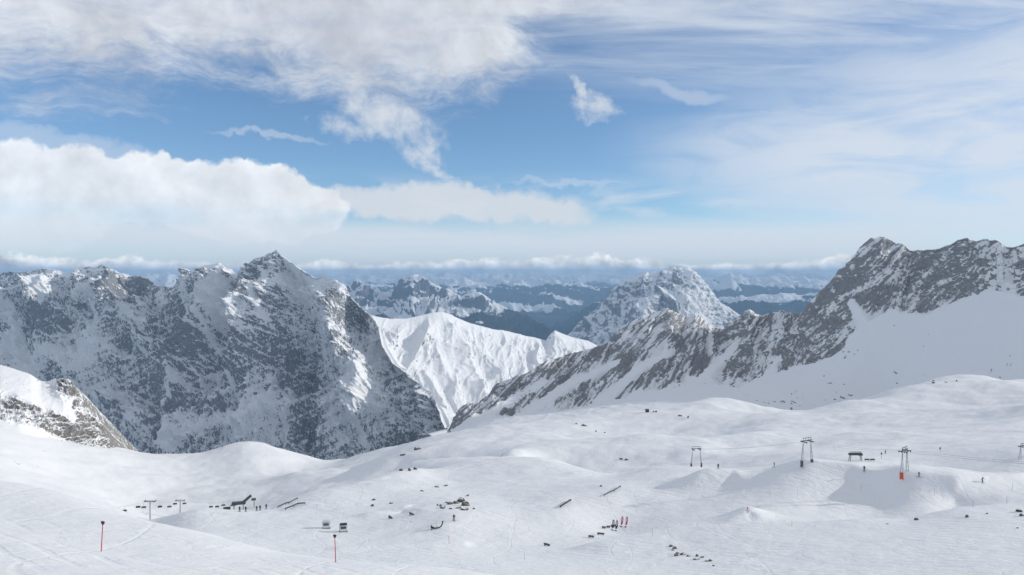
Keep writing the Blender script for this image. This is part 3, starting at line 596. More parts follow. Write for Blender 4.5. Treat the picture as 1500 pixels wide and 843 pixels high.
def ground_z(x, y):
    j = np.clip((x / y + 0.95) / 1.9 * (NC - 1), 0, NC - 1.001); i = np.clip(np.interp(y, _y, np.arange(NR)), 0, NR - 1.001)
    i0 = int(i); j0 = int(j); fi = i - i0; fj = j - j0
    return float((GZ[i0, j0] * (1 - fj) + GZ[i0, j0 + 1] * fj) * (1 - fi) + (GZ[i0 + 1, j0] * (1 - fj) + GZ[i0 + 1, j0 + 1] * fj) * fi)
def hit(px, py, dmin=20.0):
    """where the ray of a photo pixel first meets the snow beyond distance dmin"""
    D = dmin; prev = None
    while D < 1100:
        q = P(px, py, D); e = q[2] - ground_z(q[0], q[1])
        if prev is not None and e <= 0 < prev:
            t = prev / (prev - e); D = D / 1.004 + (D - D / 1.004) * t; q = P(px, py, D); break
        prev = e; D *= 1.004
    q[2] = ground_z(q[0], q[1])
    return q

def crest(poly, h, w_near, w_far, taper=0.15, dmin=60.0):
    """a sharp snow crest along photo pixels on the ground: falls off over w_near metres on the camera's side, w_far behind"""
    global GZ
    q = [hit(a, b, dmin) for a, b in poly]; n = len(q) - 1
    best = np.full(GX.shape, 1e9); sg = np.zeros(GX.shape); par = np.zeros(GX.shape)
    for i in range(n):
        ax, ay = q[i][:2]; bx, by = q[i + 1][:2]; vx, vy = bx - ax, by - ay; L2 = vx * vx + vy * vy
        tt = ((GX - ax) * vx + (GY - ay) * vy) / L2; t = np.clip(tt, 0, 1)
        d = np.hypot(GX - ax - t * vx, GY - ay - t * vy); side = vx * (GY - ay) - vy * (GX - ax)
        m = d < best; best[m] = d[m]; sg[m] = side[m]; par[m] = (i + t[m]) / n
    w = np.where(sg < 0, w_near, w_far)
    GZ = GZ + h * np.clip(1 - best / w, 0, 1) ** 1.3 * sstep(par, 0, taper) * sstep(1 - par, 0, taper)
crest([(985, 722), (1030, 700), (1075, 700), (1112, 712)], 2.8, 10, 16, 0.4)
crest([(1050, 768), (1100, 756), (1125, 764)], 1.5, 5, 9, 0.4)
crest([(820, 806), (880, 800), (960, 783), (1100, 773), (1250, 768), (1400, 752), (1500, 740), (1600, 730)], 1.3, 16, 2.5)
crest([(1110, 687), (1182, 683), (1250, 691), (1320, 701), (1400, 708), (1480, 706), (1600, 700)], 1.9, 7, 40)
crest([(470, 806), (560, 804), (650, 797), (700, 800)], 0.7, 3, 8)
crest([(560, 756), (590, 750), (640, 752)], 1.0, 4, 9, 0.4)
crest([(240, 772), (290, 750), (350, 752), (412, 738), (460, 724)], 0.7, 30, 14, 0.5)

def snow_mat():
    m, g, b = new_mat('snow')
    geo = g.new('ShaderNodeNewGeometry'); pos = geo.outputs['Position']
    n1 = g.noise(pos, 0.35, 6, 0.6, 0.4); n2 = g.noise(g.vm('MULTIPLY', pos, (0.45, 0.8, 0.8)), 0.8, 5, 0.6); n3 = g.noise(pos, 0.05, 5, 0.55)
    # faint ski and groomer tracks
    w = g.new('ShaderNodeTexWave', wave_type='BANDS', bands_direction='DIAGONAL'); g.l.new(g.vm('MULTIPLY', pos, (1, 1, 0)), w.inputs[0])
    w.inputs['Scale'].default_value = 0.16; w.inputs['Distortion'].default_value = 5.0; w.inputs['Detail'].default_value = 3; w.inputs['Detail Scale'].default_value = 0.3
    tr = g.m('MULTIPLY', g.ss(w.outputs[1], 0.75, 1.0), g.ss(n3, 0.42, 0.6))
    def lines(vec, sc_, w_):
        n = g.noise(vec, sc_, 1, 0.35); return g.ss(g.m('ABSOLUTE', g.m('SUBTRACT', n, 0.5)), w_, 0.0)
    px_ = g.vm('MULTIPLY', pos, (1.0, 0.35, 0.0)); px2 = g.vm('MULTIPLY', pos, (0.4, 1.0, 0.0))
    tk = g.m('MAXIMUM', g.m('MAXIMUM', lines(px_, 0.035, 0.006), lines(g.vm('ADD', px_, (40, 9, 0)), 0.05, 0.008)), g.m('MAXIMUM', lines(px2, 0.03, 0.006), lines(g.vm('ADD', px2, (90, 70, 0)), 0.06, 0.010)))
    tr = g.m('MAXIMUM', tr, g.m('MULTIPLY', tk, 0.75))
    h = g.m('ADD', g.m('ADD', g.m('MULTIPLY', n1, 0.6), g.m('MULTIPLY', n2, 0.13)), g.m('MULTIPLY', tr, -0.10))
    bp = g.new('ShaderNodeBump'); bp.inputs['Strength'].default_value = 0.65; bp.inputs['Distance'].default_value = 0.8
    g.l.new(h, bp.inputs['Height']); g.l.new(bp.outputs[0], b.inputs['Normal'])
    # scattered stones and thin spots on the steep rims
    at = g.new('ShaderNodeAttribute'); at.attribute_name = 'thin'
    st = g.noise(pos, 0.22, 8, 0.72); st2 = g.noise(pos, 0.035, 4, 0.6)
    s = g.ss(g.m('ADD', g.m('MULTIPLY', at.outputs['Fac'], 0.34), g.m('ADD', g.m('SUBTRACT', st, 0.5), g.m('MULTIPLY', g.m('SUBTRACT', st2, 0.5), 0.7))), 0.40, 0.46)
    col = g.mix(s, SNOW, (0.13, 0.125, 0.12, 1))
    g.l.new(col, b.inputs['Base Color']); b.inputs['Roughness'].default_value = 0.7; b.inputs['Specular IOR Level'].default_value = 0.25
    return m
_co = np.stack([GX, GY, GZ], -1)
_PX, _PY = pix(_co); _n = normals(_co)
thin = sstep(_n[..., 2], 0.93, 0.80) * sstep(GY, 300, 420)
for cx, cy, rx, ry, k in ((1400, 562, 60, 5, .5), (1000, 600, 120, 14, .55), (840, 628, 70, 5, .6), (350, 665, 60, 8, .5), (600, 660, 60, 18, .4), (930, 612, 60, 8, .4)):
    thin = thin + k * np.exp(-((_PX - cx) / rx) ** 2 - ((_PY - cy) / ry) ** 2) * (GY > 300)
structure(grid_object('snowfield', _co, snow_mat(), {'thin': thin}))
# ------------------------------------------------------------------ rocky shoulder on the left
def shoulder():
    sky_ = [(-420, 480, 760), (-200, 505, 750), (-60, 528, 740), (0, 534, 735), (20, 540, 735), (45, 548, 735), (60, 558, 735), (75, 556, 735), (92, 550, 735), (106, 558, 735), (116, 575, 735), (122, 596, 738), (136, 606, 740), (148, 618, 745), (156, 634, 750), (164, 652, 755), (185, 672, 765), (230, 700, 780)]
    foot = [(-420, 610, 640), (-200, 618, 645), (0, 622, 655), (30, 628, 660), (60, 638, 672), (85, 647, 690), (115, 650, 705), (160, 659, 735), (190, 678, 750), (230, 705, 765)]
    low = [(x, y + 30, D - 40) for x, y, D in foot]
    m = mountain_mat('rock_shoulder', (0.15, 0.145, 0.138), (0.28, 0.27, 0.255), 4.0, fine=1.6, width=0.15, bump=0.9, tint=(0.27, 0.25, 0.225))
    lower = [(-420, 560), (0, 574), (40, 590), (70, 600), (110, 618), (160, 650), (230, 700)]
    def mask(PX, PY, v, co):
        e = np.interp(PX, [a for a, _ in lower], [b for _, b in lower]); q = co.reshape(-1, 3)
        w = 9 * fbm(q / 16.0, 4).reshape(PX.shape)
        band = sstep(PY + w, e - 7, e + 3) * sstep(np.interp(PX, [0, 30, 60, 85, 160], [614, 622, 632, 640, 660]) + w - PY, -2, 4)
        crest = np.exp(-((PX - 96) / 20) ** 2 - ((PY + w - 562) / 16) ** 2) * 1.6 + sstep(PX + w, 100, 116) * sstep(PY + w, 560, 575)
        return np.clip(band + crest, 0, 1)
    nb = np.array([0.35, 0.1, 0.93]); nb /= np.linalg.norm(nb)
    rough_mountain('rock_shoulder', [sky_, foot, low], -420, 230, 620, [130, 10], 9, 40, m, patchy=0.6, snow0=0.66, slope_k=0.9, back=(0.7, 200, 8), strata=(nb, None, 9.0, 3.2), rockmask=mask, silh=0.5, smooth_v=3, fine_amp=0.5, sslope=(0.3, 0.85), even=(-1, 1.2, 40))
shoulder()

# ------------------------------------------------------------------ air
def haze():
    bm = bmesh.new(); bmesh.ops.create_cube(bm, size=1.0)
    lo, hi = 1e9, -1e9
    for o in COL.objects:
        if o.type == 'MESH':
            z = np.empty(len(o.data.vertices) * 3, np.float32); o.data.vertices.foreach_get('co', z); lo = min(lo, z[2::3].min()); hi = max(hi, z[2::3].max())
    x0, x1, y0, y1, z0, z1 = -46000, 46000, -300, 41000, float(lo) - 1.0, float(hi) + 15.0
    print('HAZE z', z0, z1)
    for v in bm.verts:
        v.co = ((x0 + x1) / 2 + v.co.x * (x1 - x0), (y0 + y1) / 2 + v.co.y * (y1 - y0), (z0 + z1) / 2 + v.co.z * (z1 - z0))
    me = bpy.data.meshes.new('haze'); bm.to_mesh(me); bm.free()
    m = bpy.data.materials.new('haze'); m.use_nodes = True; g = NT(m.node_tree); g.n.clear()
    o_ = g.new('ShaderNodeOutputMaterial'); pv = g.new('ShaderNodeVolumePrincipled')
    pv.inputs['Color'].default_value = (0.43, 0.69, 1.0, 1); pv.inputs['Density'].default_value = HAZE; pv.inputs['Anisotropy'].default_value = 0.0
    g.l.new(pv.outputs[0], o_.inputs['Volume']); me.materials.append(m)
    o = bpy.data.objects.new('haze', me); COL.objects.link(o); o['kind'] = 'stuff'; o['label'] = 'thin blue air between the near snow and the far ranges'; o['category'] = 'haze'
HAZE = 4.8e-5
haze()

# ================================================================== THINGS
def M4(p0, p1):
    """frame whose z axis runs from p0 to p1"""
    from mathutils import Vector
    d = Vector(p1) - Vector(p0); return d.to_track_quat('Z', 'Y').to_matrix().to_4x4(), d.length, (Vector(p0) + Vector(p1)) / 2
class MB:
    def __init__(s): s.bm = bmesh.new()
    def box(s, c, size, rz=0.0, ry=0.0, rx=0.0, bevel=0.0):
        from mathutils import Matrix, Euler
        r = bmesh.ops.create_cube(s.bm, size=1.0); vs = r['verts']
        bmesh.ops.scale(s.bm, vec=size, verts=vs)
        if bevel:
            ed = list({e for v in vs for e in v.link_edges}); b = bmesh.ops.bevel(s.bm, geom=ed, offset=bevel, segments=2, affect='EDGES'); vs = list({v for f in b['faces'] for v in f.verts} | {v for v in vs if v.is_valid})
        bmesh.ops.rotate(s.bm, verts=vs, cent=(0, 0, 0), matrix=Euler((rx, ry, rz)).to_matrix()); bmesh.ops.translate(s.bm, verts=vs, vec=c); return s
    def tube(s, p0, p1, r0, r1=None, n=8):
        m, L, mid = M4(p0, p1); m.translation = mid
        bmesh.ops.create_cone(s.bm, cap_ends=True, segments=n, radius1=r0, radius2=r0 if r1 is None else r1, depth=L, matrix=m); return s
    def path(s, pts, r, n=6):
        for a, b in zip(pts[:-1], pts[1:]): s.tube(a, b, r, n=n)
        return s
    def build(s, name, mat, parent=None, smooth=False):
        me = bpy.data.meshes.new(name); bmesh.ops.recalc_face_normals(s.bm, faces=s.bm.faces); s.bm.to_mesh(me); s.bm.free()
        if smooth:
            for f in me.polygons: f.use_smooth = True
        me.materials.append(mat); o = bpy.data.objects.new(name, me); COL.objects.link(o); o.parent = parent; return o
def tag(o, label, cat, group=None):
    o['label'] = label; o['category'] = cat
    if group: o['group'] = group
    return o
def thing(name, loc, label, cat, group=None, rz=0.0):
    o = bpy.data.objects.new(name, None); COL.objects.link(o); o.empty_display_size = 0.3
    o.location = [float(v) for v in loc]; o.rotation_euler = (0, 0, rz); return tag(o, label, cat, group)
def copy_thing(src, loc, label, group=None, rz=0.0):
    c = src.copy(); COL.objects.link(c); c.location = [float(v) for v in loc]; c.rotation_euler = (0, 0, rz); c['label'] = label
    if group: c['group'] = group
    for ch in src.children:
        k = ch.copy(); COL.objects.link(k); k.parent = c
        for g_ in ch.children:
            k2 = g_.copy(); COL.objects.link(k2); k2.parent = k
    return c
m_steel = simple_mat('galvanised_steel', (0.33, 0.34, 0.35), 0.5, 0.2)
m_dark = simple_mat('dark_steel', (0.07, 0.075, 0.08), 0.55, 0.2)
m_black = simple_mat('black_rubber', (0.018, 0.018, 0.02), 0.7)
m_orange = simple_mat('orange_padding', (0.62, 0.09, 0.03), 0.6)
m_greypad = simple_mat('grey_padding', (0.10, 0.105, 0.115), 0.7)
m_red = simple_mat('red_paint', (0.50, 0.03, 0.045), 0.5)
m_green = simple_mat('dark_green_paint', (0.03, 0.075, 0.055), 0.6)
m_white = simple_mat('white_panel', (0.62, 0.63, 0.64), 0.5)
m_glass = simple_mat('dark_glazing', (0.05, 0.055, 0.06), 0.15)
m_navy = simple_mat('navy_cloth', (0.03, 0.04, 0.075), 0.8)
m_redcl = simple_mat('red_cloth', (0.55, 0.035, 0.06), 0.8)
m_pale = simple_mat('pale_cloth', (0.62, 0.56, 0.56), 0.8)
m_wood = simple_mat('weathered_wood', (0.06, 0.05, 0.042), 0.8)
m_rope = simple_mat('steel_rope', (0.07, 0.07, 0.075), 0.5, 0.5)

# ------------------------------------------------------------------ drag lift
def drag_tower(loc, label, rz, H=7.4, pads=(True, True), orange=False):
    t = thing('drag_lift_tower', loc, label, 'lift tower', 'portal towers of the drag lift', rz)
    for sx in (-1, 1):
        b = MB()
        b.tube((sx * 2.25, -0.45, -0.6), (sx * 1.55, 0, H), 0.10, 0.075); b.tube((sx * 2.25, 0.45, -0.6), (sx * 1.55, 0, H), 0.10, 0.075)
        for k in range(1, 6):
            q = k / 6.0; w = 0.45 * (1 - q); x = sx * (2.25 - 0.7 * q); b.tube((x, -w, H * q - 0.3), (x, w, H * q + 0.25), 0.04)
        b.build('leg', m_steel, t)
        if pads[0 if sx < 0 else 1]:
            MB().box((sx * 2.17, 0, 0.5), (0.42, 1.0, 1.9), bevel=0.1).build('leg_pad', m_orange if (orange and sx < 0) else m_greypad, t)
    b = MB(); b.box((0, 0, H), (4.3, 0.22, 0.2)).box((0, 0, H + 0.75), (3.6, 0.14, 0.14))
    for x in (-1.7, -0.6, 0.6, 1.7): b.tube((x, 0, H), (x * 0.95, 0, H + 0.75), 0.05)
    b.build('crossbeam', m_dark, t)
    for x in (-1.35, 1.35):
        a = MB().box((x, 0, H - 0.28), (0.16, 2.5, 0.14)).build('sheave_frame', m_dark, t)
        for y in (-1.05, -0.38, 0.38, 1.05): MB().tube((x - 0.06, y, H - 0.42), (x + 0.06, y, H - 0.42), 0.22, n=12).build('sheave', m_black, a)
    return t
A1, A2, A3 = hit(1325, 698, 150), hit(1182, 681, 150), hit(1020, 684, 200)
A0 = A1 + (A1 - A2) * 1.9; A0[2] = ground_z(A0[0], A0[1])
ang = math.atan2(A2[1] - A1[1], A2[0] - A1[0]) - math.pi / 2
ang2 = math.atan2(A3[1] - A2[1], A3[0] - A2[0]) - math.pi / 2
drag_tower(A1, 'steel portal lift tower with a bright orange pad on one leg', ang, orange=True, pads=(True, False))
drag_tower(A2, 'steel portal lift tower with grey pads on both legs, on the crest', (ang + ang2) / 2)
drag_tower(A3, 'slender pale portal lift tower, smallest one at the lower end of the drag lift line', ang2, H=7.2)
drag_tower(A0, 'portal lift tower uphill of the orange padded tower', ang)
A4 = hit(1499, 671, 240); drag_tower(A4, 'far portal lift tower standing alone uphill behind the piste', 0.5, H=4.6, pads=(False, True))
def rope(name, pts, label, sag=0.6, r=0.018):
    b = MB(); out = []
    for a, c in zip(pts[:-1], pts[1:]):
        a = np.array(a); c = np.array(c)
        for k in range(8): t = k / 8; q = a * (1 - t) + c * t; q[2] -= sag * 4 * t * (1 - t); out.append(tuple(q))
    out.append(tuple(pts[-1])); b.path(out, r, 5)
    return tag(b.build(name, m_rope), label, 'cable')
def off(q, a, x, z): return (q[0] + math.cos(a) * x, q[1] + math.sin(a) * x, q[2] + z)
for x, lab in ((-1.35, 'steel haul rope of the drag lift, running over the orange pad side'), (1.35, 'steel return rope of the drag lift, running on the side away from the orange pad')):
    rope('haul_rope', [off(A0, ang, x, 7.2), off(A1, ang, x, 7.2), off(A2, (ang + ang2) / 2, x, 7.2), off(A3, ang2, x, 7.0)], lab, 0.8)

def drive_station():
    q = hit(1253, 675, 260); t = thing('lift_station', q, 'dark drag lift station, a long housing on splayed legs', 'lift station', rz=0.05)
    for x in (-2.1, 2.1):
        for y in (-0.7, 0.7): MB().tube((x * 1.15, y, -0.3), (x, y * 0.7, 2.3), 0.13).build('leg', m_dark, t)
    h = MB().box((0, 0, 2.6), (5.4, 1.6, 0.75), bevel=0.12).build('housing', m_dark, t)
    MB().box((0, -0.82, 2.62), (4.4, 0.05, 0.18)).build('panel', m_green, h)
    MB().box((0.1, 0, 3.45), (4.7, 1.2, 0.16), bevel=0.05).build('roof', m_steel, t)
    for x in (-2.0, 0, 2.0): MB().tube((x, 0, 2.95), (x, 0, 3.4), 0.06).build('roof_post', m_dark, t)
    MB().tube((2.0, 0, 2.0), (2.0, 0, 2.16), 0.95, n=20).build('bullwheel', m_steel, t)
drive_station()
for px, lab in ((1270, 'low dark green padded barrier next to the lift station housing'), (1278, 'low dark green padded barrier, the one farther from the lift station')):
    q = hit(px, 676, 260); t = thing('padded_barrier', q, lab, 'barrier', 'green barriers by the lift station', 0.1)
    MB().box((0, 0, 0.75), (2.0, 0.5, 0.55), bevel=0.12).build('pad', m_green, t)
    for x in (-0.75, 0.75): MB().tube((x, 0, -0.2), (x, 0, 0.55), 0.06).build('post', m_dark, t)
def info_post(px, py, lab, H=2.6):
    q = hit(px, py, 200); t = thing('sign_post', q, lab, 'sign', rz=0.2)
    MB().tube((0, 0, -0.3), (0, 0, H), 0.06).build('post', m_dark, t); MB().box((0, -0.08, H - 0.55), (0.75, 0.05, 0.8), bevel=0.015).build('board', m_greypad, t)
info_post(1291, 672, 'dark sign board on a post beside the green barriers'); info_post(1377, 662, 'small dark sign on the piste above the orange padded tower', 2.0)

# ------------------------------------------------------------------ chairlift in the left bowl
def chair_tower(loc, label, rz):
    t = thing('chairlift_tower', loc, label, 'lift tower', 'T-shaped towers of the chairlift', rz)
    MB().tube((0, 0, -1), (0, 0, 10.6), 0.42, 0.30, 12).build('column', m_steel, t)
    MB().box((0, 0, 10.6), (6.0, 0.35, 0.35)).box((0, 0, 11.3), (3.6, 0.16, 0.14)).tube((-1.6, 0, 10.6), (-1.6, 0, 11.3), 0.06).tube((1.6, 0, 10.6), (1.6, 0, 11.3), 0.06).build('crossarm', m_dark, t)
    for x in (-2.8, 2.8):
        a = MB().box((x, 0, 10.95), (0.2, 3.2, 0.2)).build('sheave_frame', m_dark, t)
        for y in (-1.3, -0.5, 0.5, 1.3): MB().tube((x - 0.07, y, 11.1), (x + 0.07, y, 11.1), 0.24, n=12).build('sheave', m_black, a)
    return t
B1, B2 = hit(220, 763, 300), hit(264, 757, 300)
angc = math.atan2(B2[1] - B1[1], B2[0] - B1[0]) - math.pi / 2
chair_tower(B1, 'T-shaped steel chairlift tower with its whole column in view', 0.0); chair_tower(B2, 'T-shaped steel chairlift tower partly hidden by the snow hump', 0.0)
S_ = hit(352, 747, 400); 
BL = P(120, 757, 500); 
C_near, C_far = [], []
for x, lab, lst in ((-2.8, 'chairlift rope on the side nearer the piste markers', C_near), (2.8, 'chairlift rope on the side of the far rim', C_far)):
    dy = x * 2.2
    pts = [(BL[0], BL[1] + dy, BL[2] + 4), (B1[0] + x, B1[1] , B1[2] + 11.3), (B2[0] + x, B2[1], B2[2] + 11.3), (S_[0] - 5, S_[1] + x * 0.7, S_[2] + 6.0)]
    rope('chairlift_rope', pts, lab, 1.6, 0.022); lst += pts
def chair_unit(loc, label, light):
    t = thing('lift_chair', loc, label, 'lift chair', 'chairs hanging on the chairlift', 0.35); m_ = m_greypad if light else m_black
    MB().path([(0, 0, 0), (0, 0.25, -0.9), (0, 0.25, -2.0)], 0.05).build('hanger', m_dark, t)
    MB().box((0, 0.0, -2.75), (2.5, 0.62, 0.14), bevel=0.04).build('seat', m_, t); MB().box((0, 0.34, -2.3), (2.5, 0.12, 0.85), rx=-0.15, bevel=0.04).build('backrest', m_, t)
    MB().path([(-1.2, 0.25, -2.0), (1.2, 0.25, -2.0)], 0.05).path([(-1.2, 0.25, -2.0), (-1.2, -0.3, -2.7)], 0.04).path([(1.2, 0.25, -2.0), (1.2, -0.3, -2.7)], 0.04).build('frame', m_steel, t)
def on_rope(pts, px):
    for a, b in zip(pts[:-1], pts[1:]):
        pa, _ = pix(np.array(a)); pb, _ = pix(np.array(b))
        if min(pa, pb) <= px <= max(pa, pb): t = (px - pa) / (pb - pa); q = np.array(a) * (1 - t) + np.array(b) * t; q[2] -= 1.6 * 4 * t * (1 - t) + 0.06; return q
    return None
for i, (px, near_, lab) in enumerate(((184, True, 'dark lift chair lowest on the rope, outside the first tower'), (203, True, 'black lift chair hanging just before the fully visible tower'), (212, False, 'pale lift chair right beside the fully visible tower'),
        (232, True, 'black lift chair hanging just past the fully visible tower'), (246, False, 'pale lift chair midway between the two towers'), (256, True, 'black lift chair next to the half hidden tower'), (270, False, 'pale lift chair just past the half hidden tower'),
        (309, True, 'lift chair over the snow hump, between tower and station'), (318, True, 'lift chair nearest to the station on the near rope'), (327, False, 'pale lift chair nearest to the station on the far rope'))):
    q = on_rope(C_near if near_ else C_far, px)
    if q is not None: chair_unit(q, lab, not near_)
def valley_station():
    t = thing('chairlift_station', S_, 'dark chairlift station with a slanted roof tube in the left bowl', 'lift station', rz=0.25)
    MB().box((-1, 0, 4.6), (9.0, 4.2, 1.5), bevel=0.3).build('canopy', m_dark, t)
    MB().tube((2.0, 0, 5.0), (7.0, 1.0, 9.0), 0.95, 0.9, 14).build('roof_tube', m_dark, t)
    MB().box((8.6, 1, 6.2), (3.0, 2.6, 1.3), bevel=0.2).build('control_cabin', m_greypad, t)
    for x in (-4, 2, 9): MB().tube((x, 0, -0.5), (x, 0, 6 if x > 5 else 4.2), 0.4, n=10).build('column', m_steel, t)
    MB().box((-8.5, -1, 1.2), (4.5, 2.4, 2.6), bevel=0.1).build('ticket_hut', m_wood, t)
    MB().tube((-4.5, 0, 3.3), (-4.5, 0, 3.5), 2.2, n=24).build('bullwheel', m_steel, t)
valley_station()

# ------------------------------------------------------------------ snow park
def cabin(px, py, label, roof_mat, glass, rz):
    q = hit(px, py, 150); t = thing('gondola_cabin', q, label, 'gondola cabin', 'old gondola cabins set in the snow park', rz)
    MB().box((0, 0, 1.0), (2.0, 1.9, 1.75), bevel=0.22).build('shell', m_white, t)
    for sx, sy, w in ((0, -1, 1.45), (0, 1, 1.45), (-1, 0, 1.4), (1, 0, 1.4)):
        MB().box((sx * 0.985, sy * 0.935, 1.28), (w if sy else 0.06, w if sx else 0.06, 0.68), bevel=0.02).build('window', glass, t)
    MB().box((0, 0, 1.96), (1.85, 1.75, 0.2), bevel=0.08).build('roof', roof_mat, t); MB().box((0, 0, 0.08), (2.1, 2.0, 0.2), bevel=0.05).build('base', m_dark, t)
cabin(478, 774, 'pale gondola cabin with a white roof sitting on the snow', m_white, m_greypad, 0.2); cabin(503, 779, 'gondola cabin with a black roof and dark windows', m_black, m_glass, 0.25)

def feather_flag(px, py, label, cloth, inner, lean):
    q = hit(px, py, 150); t = thing('feather_flag', q, label, 'flag', 'feather flags in the snow park', 0.15)
    H = 2.9; prof = [(0.0, 0.55), (0.02, 0.9), (0.03, 1.6), (0.06, 2.2), (0.16, 2.65), (0.32, 2.88), (0.5, 2.82), (0.62, 2.5), (0.64, 2.0), (0.58, 1.3), (0.45, 0.7), (0.3, 0.5)]
    def blade(k, y, cx=0.32, cz=1.75):
        bm = bmesh.new(); v = []
        for yy in (y - 0.012, y + 0.012): v.append([bm.verts.new((cx + (a - cx) * k + lean * b * 0.1, yy + 0.04 * math.sin(b * 3), cz + (b - cz) * k)) for a, b in prof])
        bm.faces.new(v[0]); bm.faces.new(v[1][::-1])
        for i in range(len(prof)): j = (i + 1) % len(prof); bm.faces.new((v[0][i], v[0][j], v[1][j], v[1][i]))
        o = MB(); o.bm.free(); o.bm = bm; return o
    c = blade(1.0, 0).build('cloth', cloth, t); blade(0.55, -0.02, 0.33, 2.15).build('panel', inner, c); blade(0.55, 0.02, 0.33, 2.15).build('panel', inner, c)
    MB().path([(0, 0, -0.4), (0.0, 0, 1.6), (0.05, 0, 2.3), (0.2, 0, 2.75), (0.35, 0, 2.92)], 0.022).build('pole', m_dark, t)
    MB().box((0.1, 0, 0.06), (0.6, 0.6, 0.12), bevel=0.03).build('foot', m_black, t)
for px, py, lab, c, i, ln in ((896.5, 777, 'navy feather flag beside the black box, the one farther from the red flags', m_navy, m_pale, 0.3), (901.5, 778, 'navy feather flag nearer to the red flags', m_navy, m_pale, 0.5), (909.5, 772, 'red feather flag nearer to the navy flags', m_redcl, m_pale, 0.4), (916, 772.5, 'red feather flag farther from the navy flags', m_redcl, m_pale, 0.6)):
    feather_flag(px, py, lab, c, i, ln)
def park_box(px, py, L, rz, lab, tilt=0.0):
    q = hit(px, py, 140); t = thing('park_box', q, lab, 'ski box', 'slide boxes in the snow park', rz)
    MB().box((0, 0, 0.38), (L, 0.5, 0.34), ry=tilt, bevel=0.04).build('deck', m_black, t)
    for x in (-L * 0.35, L * 0.35): MB().box((x, 0, 0.1), (0.12, 0.4, 0.5)).build('leg', m_dark, t)
    MB().box((0, -0.27, 0.47), (L * 0.96, 0.04, 0.06), ry=tilt).build('edge_rail', m_steel, t)
for a in ((801, 800, 1.5, -0.5, 'short black slide box alone at the edge of the piste', 0.12), (866, 788, 1.4, -0.35, 'short black slide box, last of the row below the flags'), (880, 784, 1.8, -0.3, 'longer black slide box in the row below the flags'), (884.5, 774.5, 1.0, 0.15, 'small black slide box left of the navy flags, outer one'),
          (891, 773.5, 1.0, 0.15, 'small black slide box left of the navy flags, inner one'), (900, 772, 2.0, 0.1, 'black slide box standing behind the navy flags'), (572, 760, 1.5, -0.7, 'tilted black slide box above the gondola cabins', 0.35), (603, 755, 1.5, -0.5, 'tilted dark slide box near the rock outcrop', 0.3)): park_box(*a)
def rail(pts, lab, w=0.16):
    q = [hit(a, b, 150) for a, b in pts]; t = thing('slide_rail', q[0], lab, 'slide rail', 'slide rails in the snow park'); o = q[0]
    tops = [tuple(p - o + np.array([0, 0, 0.55])) for p in q]
    MB().path(tops, w, 8).build('rail', m_black, t)
    for p in tops: MB().tube((p[0], p[1], p[2] - 0.9), (p[0], p[1], p[2]), 0.07).build('post', m_dark, t)
rail([(820.5, 745), (836, 735)], 'straight black slide rail on the slope above the flags', 0.24); rail([(885, 728), (895, 722.5), (899, 721.5), (909, 714.5)], 'kinked black slide rail highest above the flags', 0.15)
rail([(407, 745), (419, 739.5), (423, 739), (436, 732)], 'kinked black rail on the crest, the upper of two', 0.17); rail([(418, 748), (430, 743), (437, 740), (447, 739.5)], 'bent black rail with a level end, the lower of two', 0.2)
def curved_rail():
    q = hit(640, 775, 150); t = thing('curved_tube', q, 'black tube feature curling upward at one end', 'slide rail', 'slide rails in the snow park')
    MB().path([(-1.3, 0, 0.25), (-0.3, 0, 0.2), (0.5, 0, 0.3), (1.1, 0, 0.7), (1.4, 0, 1.3), (1.45, 0, 1.8)], 0.15, 8).build('tube', m_black, t)
    MB().tube((0, 0, -0.2), (0, 0, 0.9), 0.06).build('post', m_dark, t); MB().box((1.45, 0, 1.85), (0.4, 0.35, 0.25), bevel=0.05).build('end_cap', m_dark, t)
curved_rail()
def marker_pole(px, py, H, lab, lean=0.0, cap=True, group='red piste marker poles', dmin=30, r=0.042):
    q = hit(px, py, dmin); t = thing('marker_pole', q, lab, 'marker pole', group)
    MB().tube((0, 0, -0.3), (lean * H, 0, H), r, r * 0.8, 8).build('shaft', m_red, t)
    if cap:
        c = MB().tube((lean * H, -0.02, H - 0.02), (lean * H, 0.02, H + 0.02), 0.15, n=14).box((lean * H, 0, H - 0.08), (0.2, 0.1, 0.2), bevel=0.03).build('top_disc', m_wood, t)
marker_pole(148, 808, 2.25, 'red marker pole on the near slope, leaning slightly towards the flags', 0.07); marker_pole(492, 824, 2.25, 'red marker pole standing below the gondola cabins', -0.04)
marker_pole(658, 797, 1.9, 'short plain red pole without a disc below the curved tube', -0.06, False, dmin=140, r=0.05)
def orange_marker():
    q = hit(1095, 752, 150); t = thing('warning_marker', q, 'small orange and white warning board on top of the little kicker', 'marker')
    MB().tube((0, 0, -0.3), (0, 0, 1.5), 0.07).build('post', m_orange, t); MB().box((0, -0.06, 0.7), (0.95, 0.05, 0.55), bevel=0.015).build('board', m_white, t); MB().box((0, -0.06, 1.3), (0.35, 0.05, 0.45), bevel=0.015).build('sign', m_orange, t)
orange_marker()
m_stake = simple_mat('bamboo_stake', (0.20, 0.19, 0.18), 0.7)
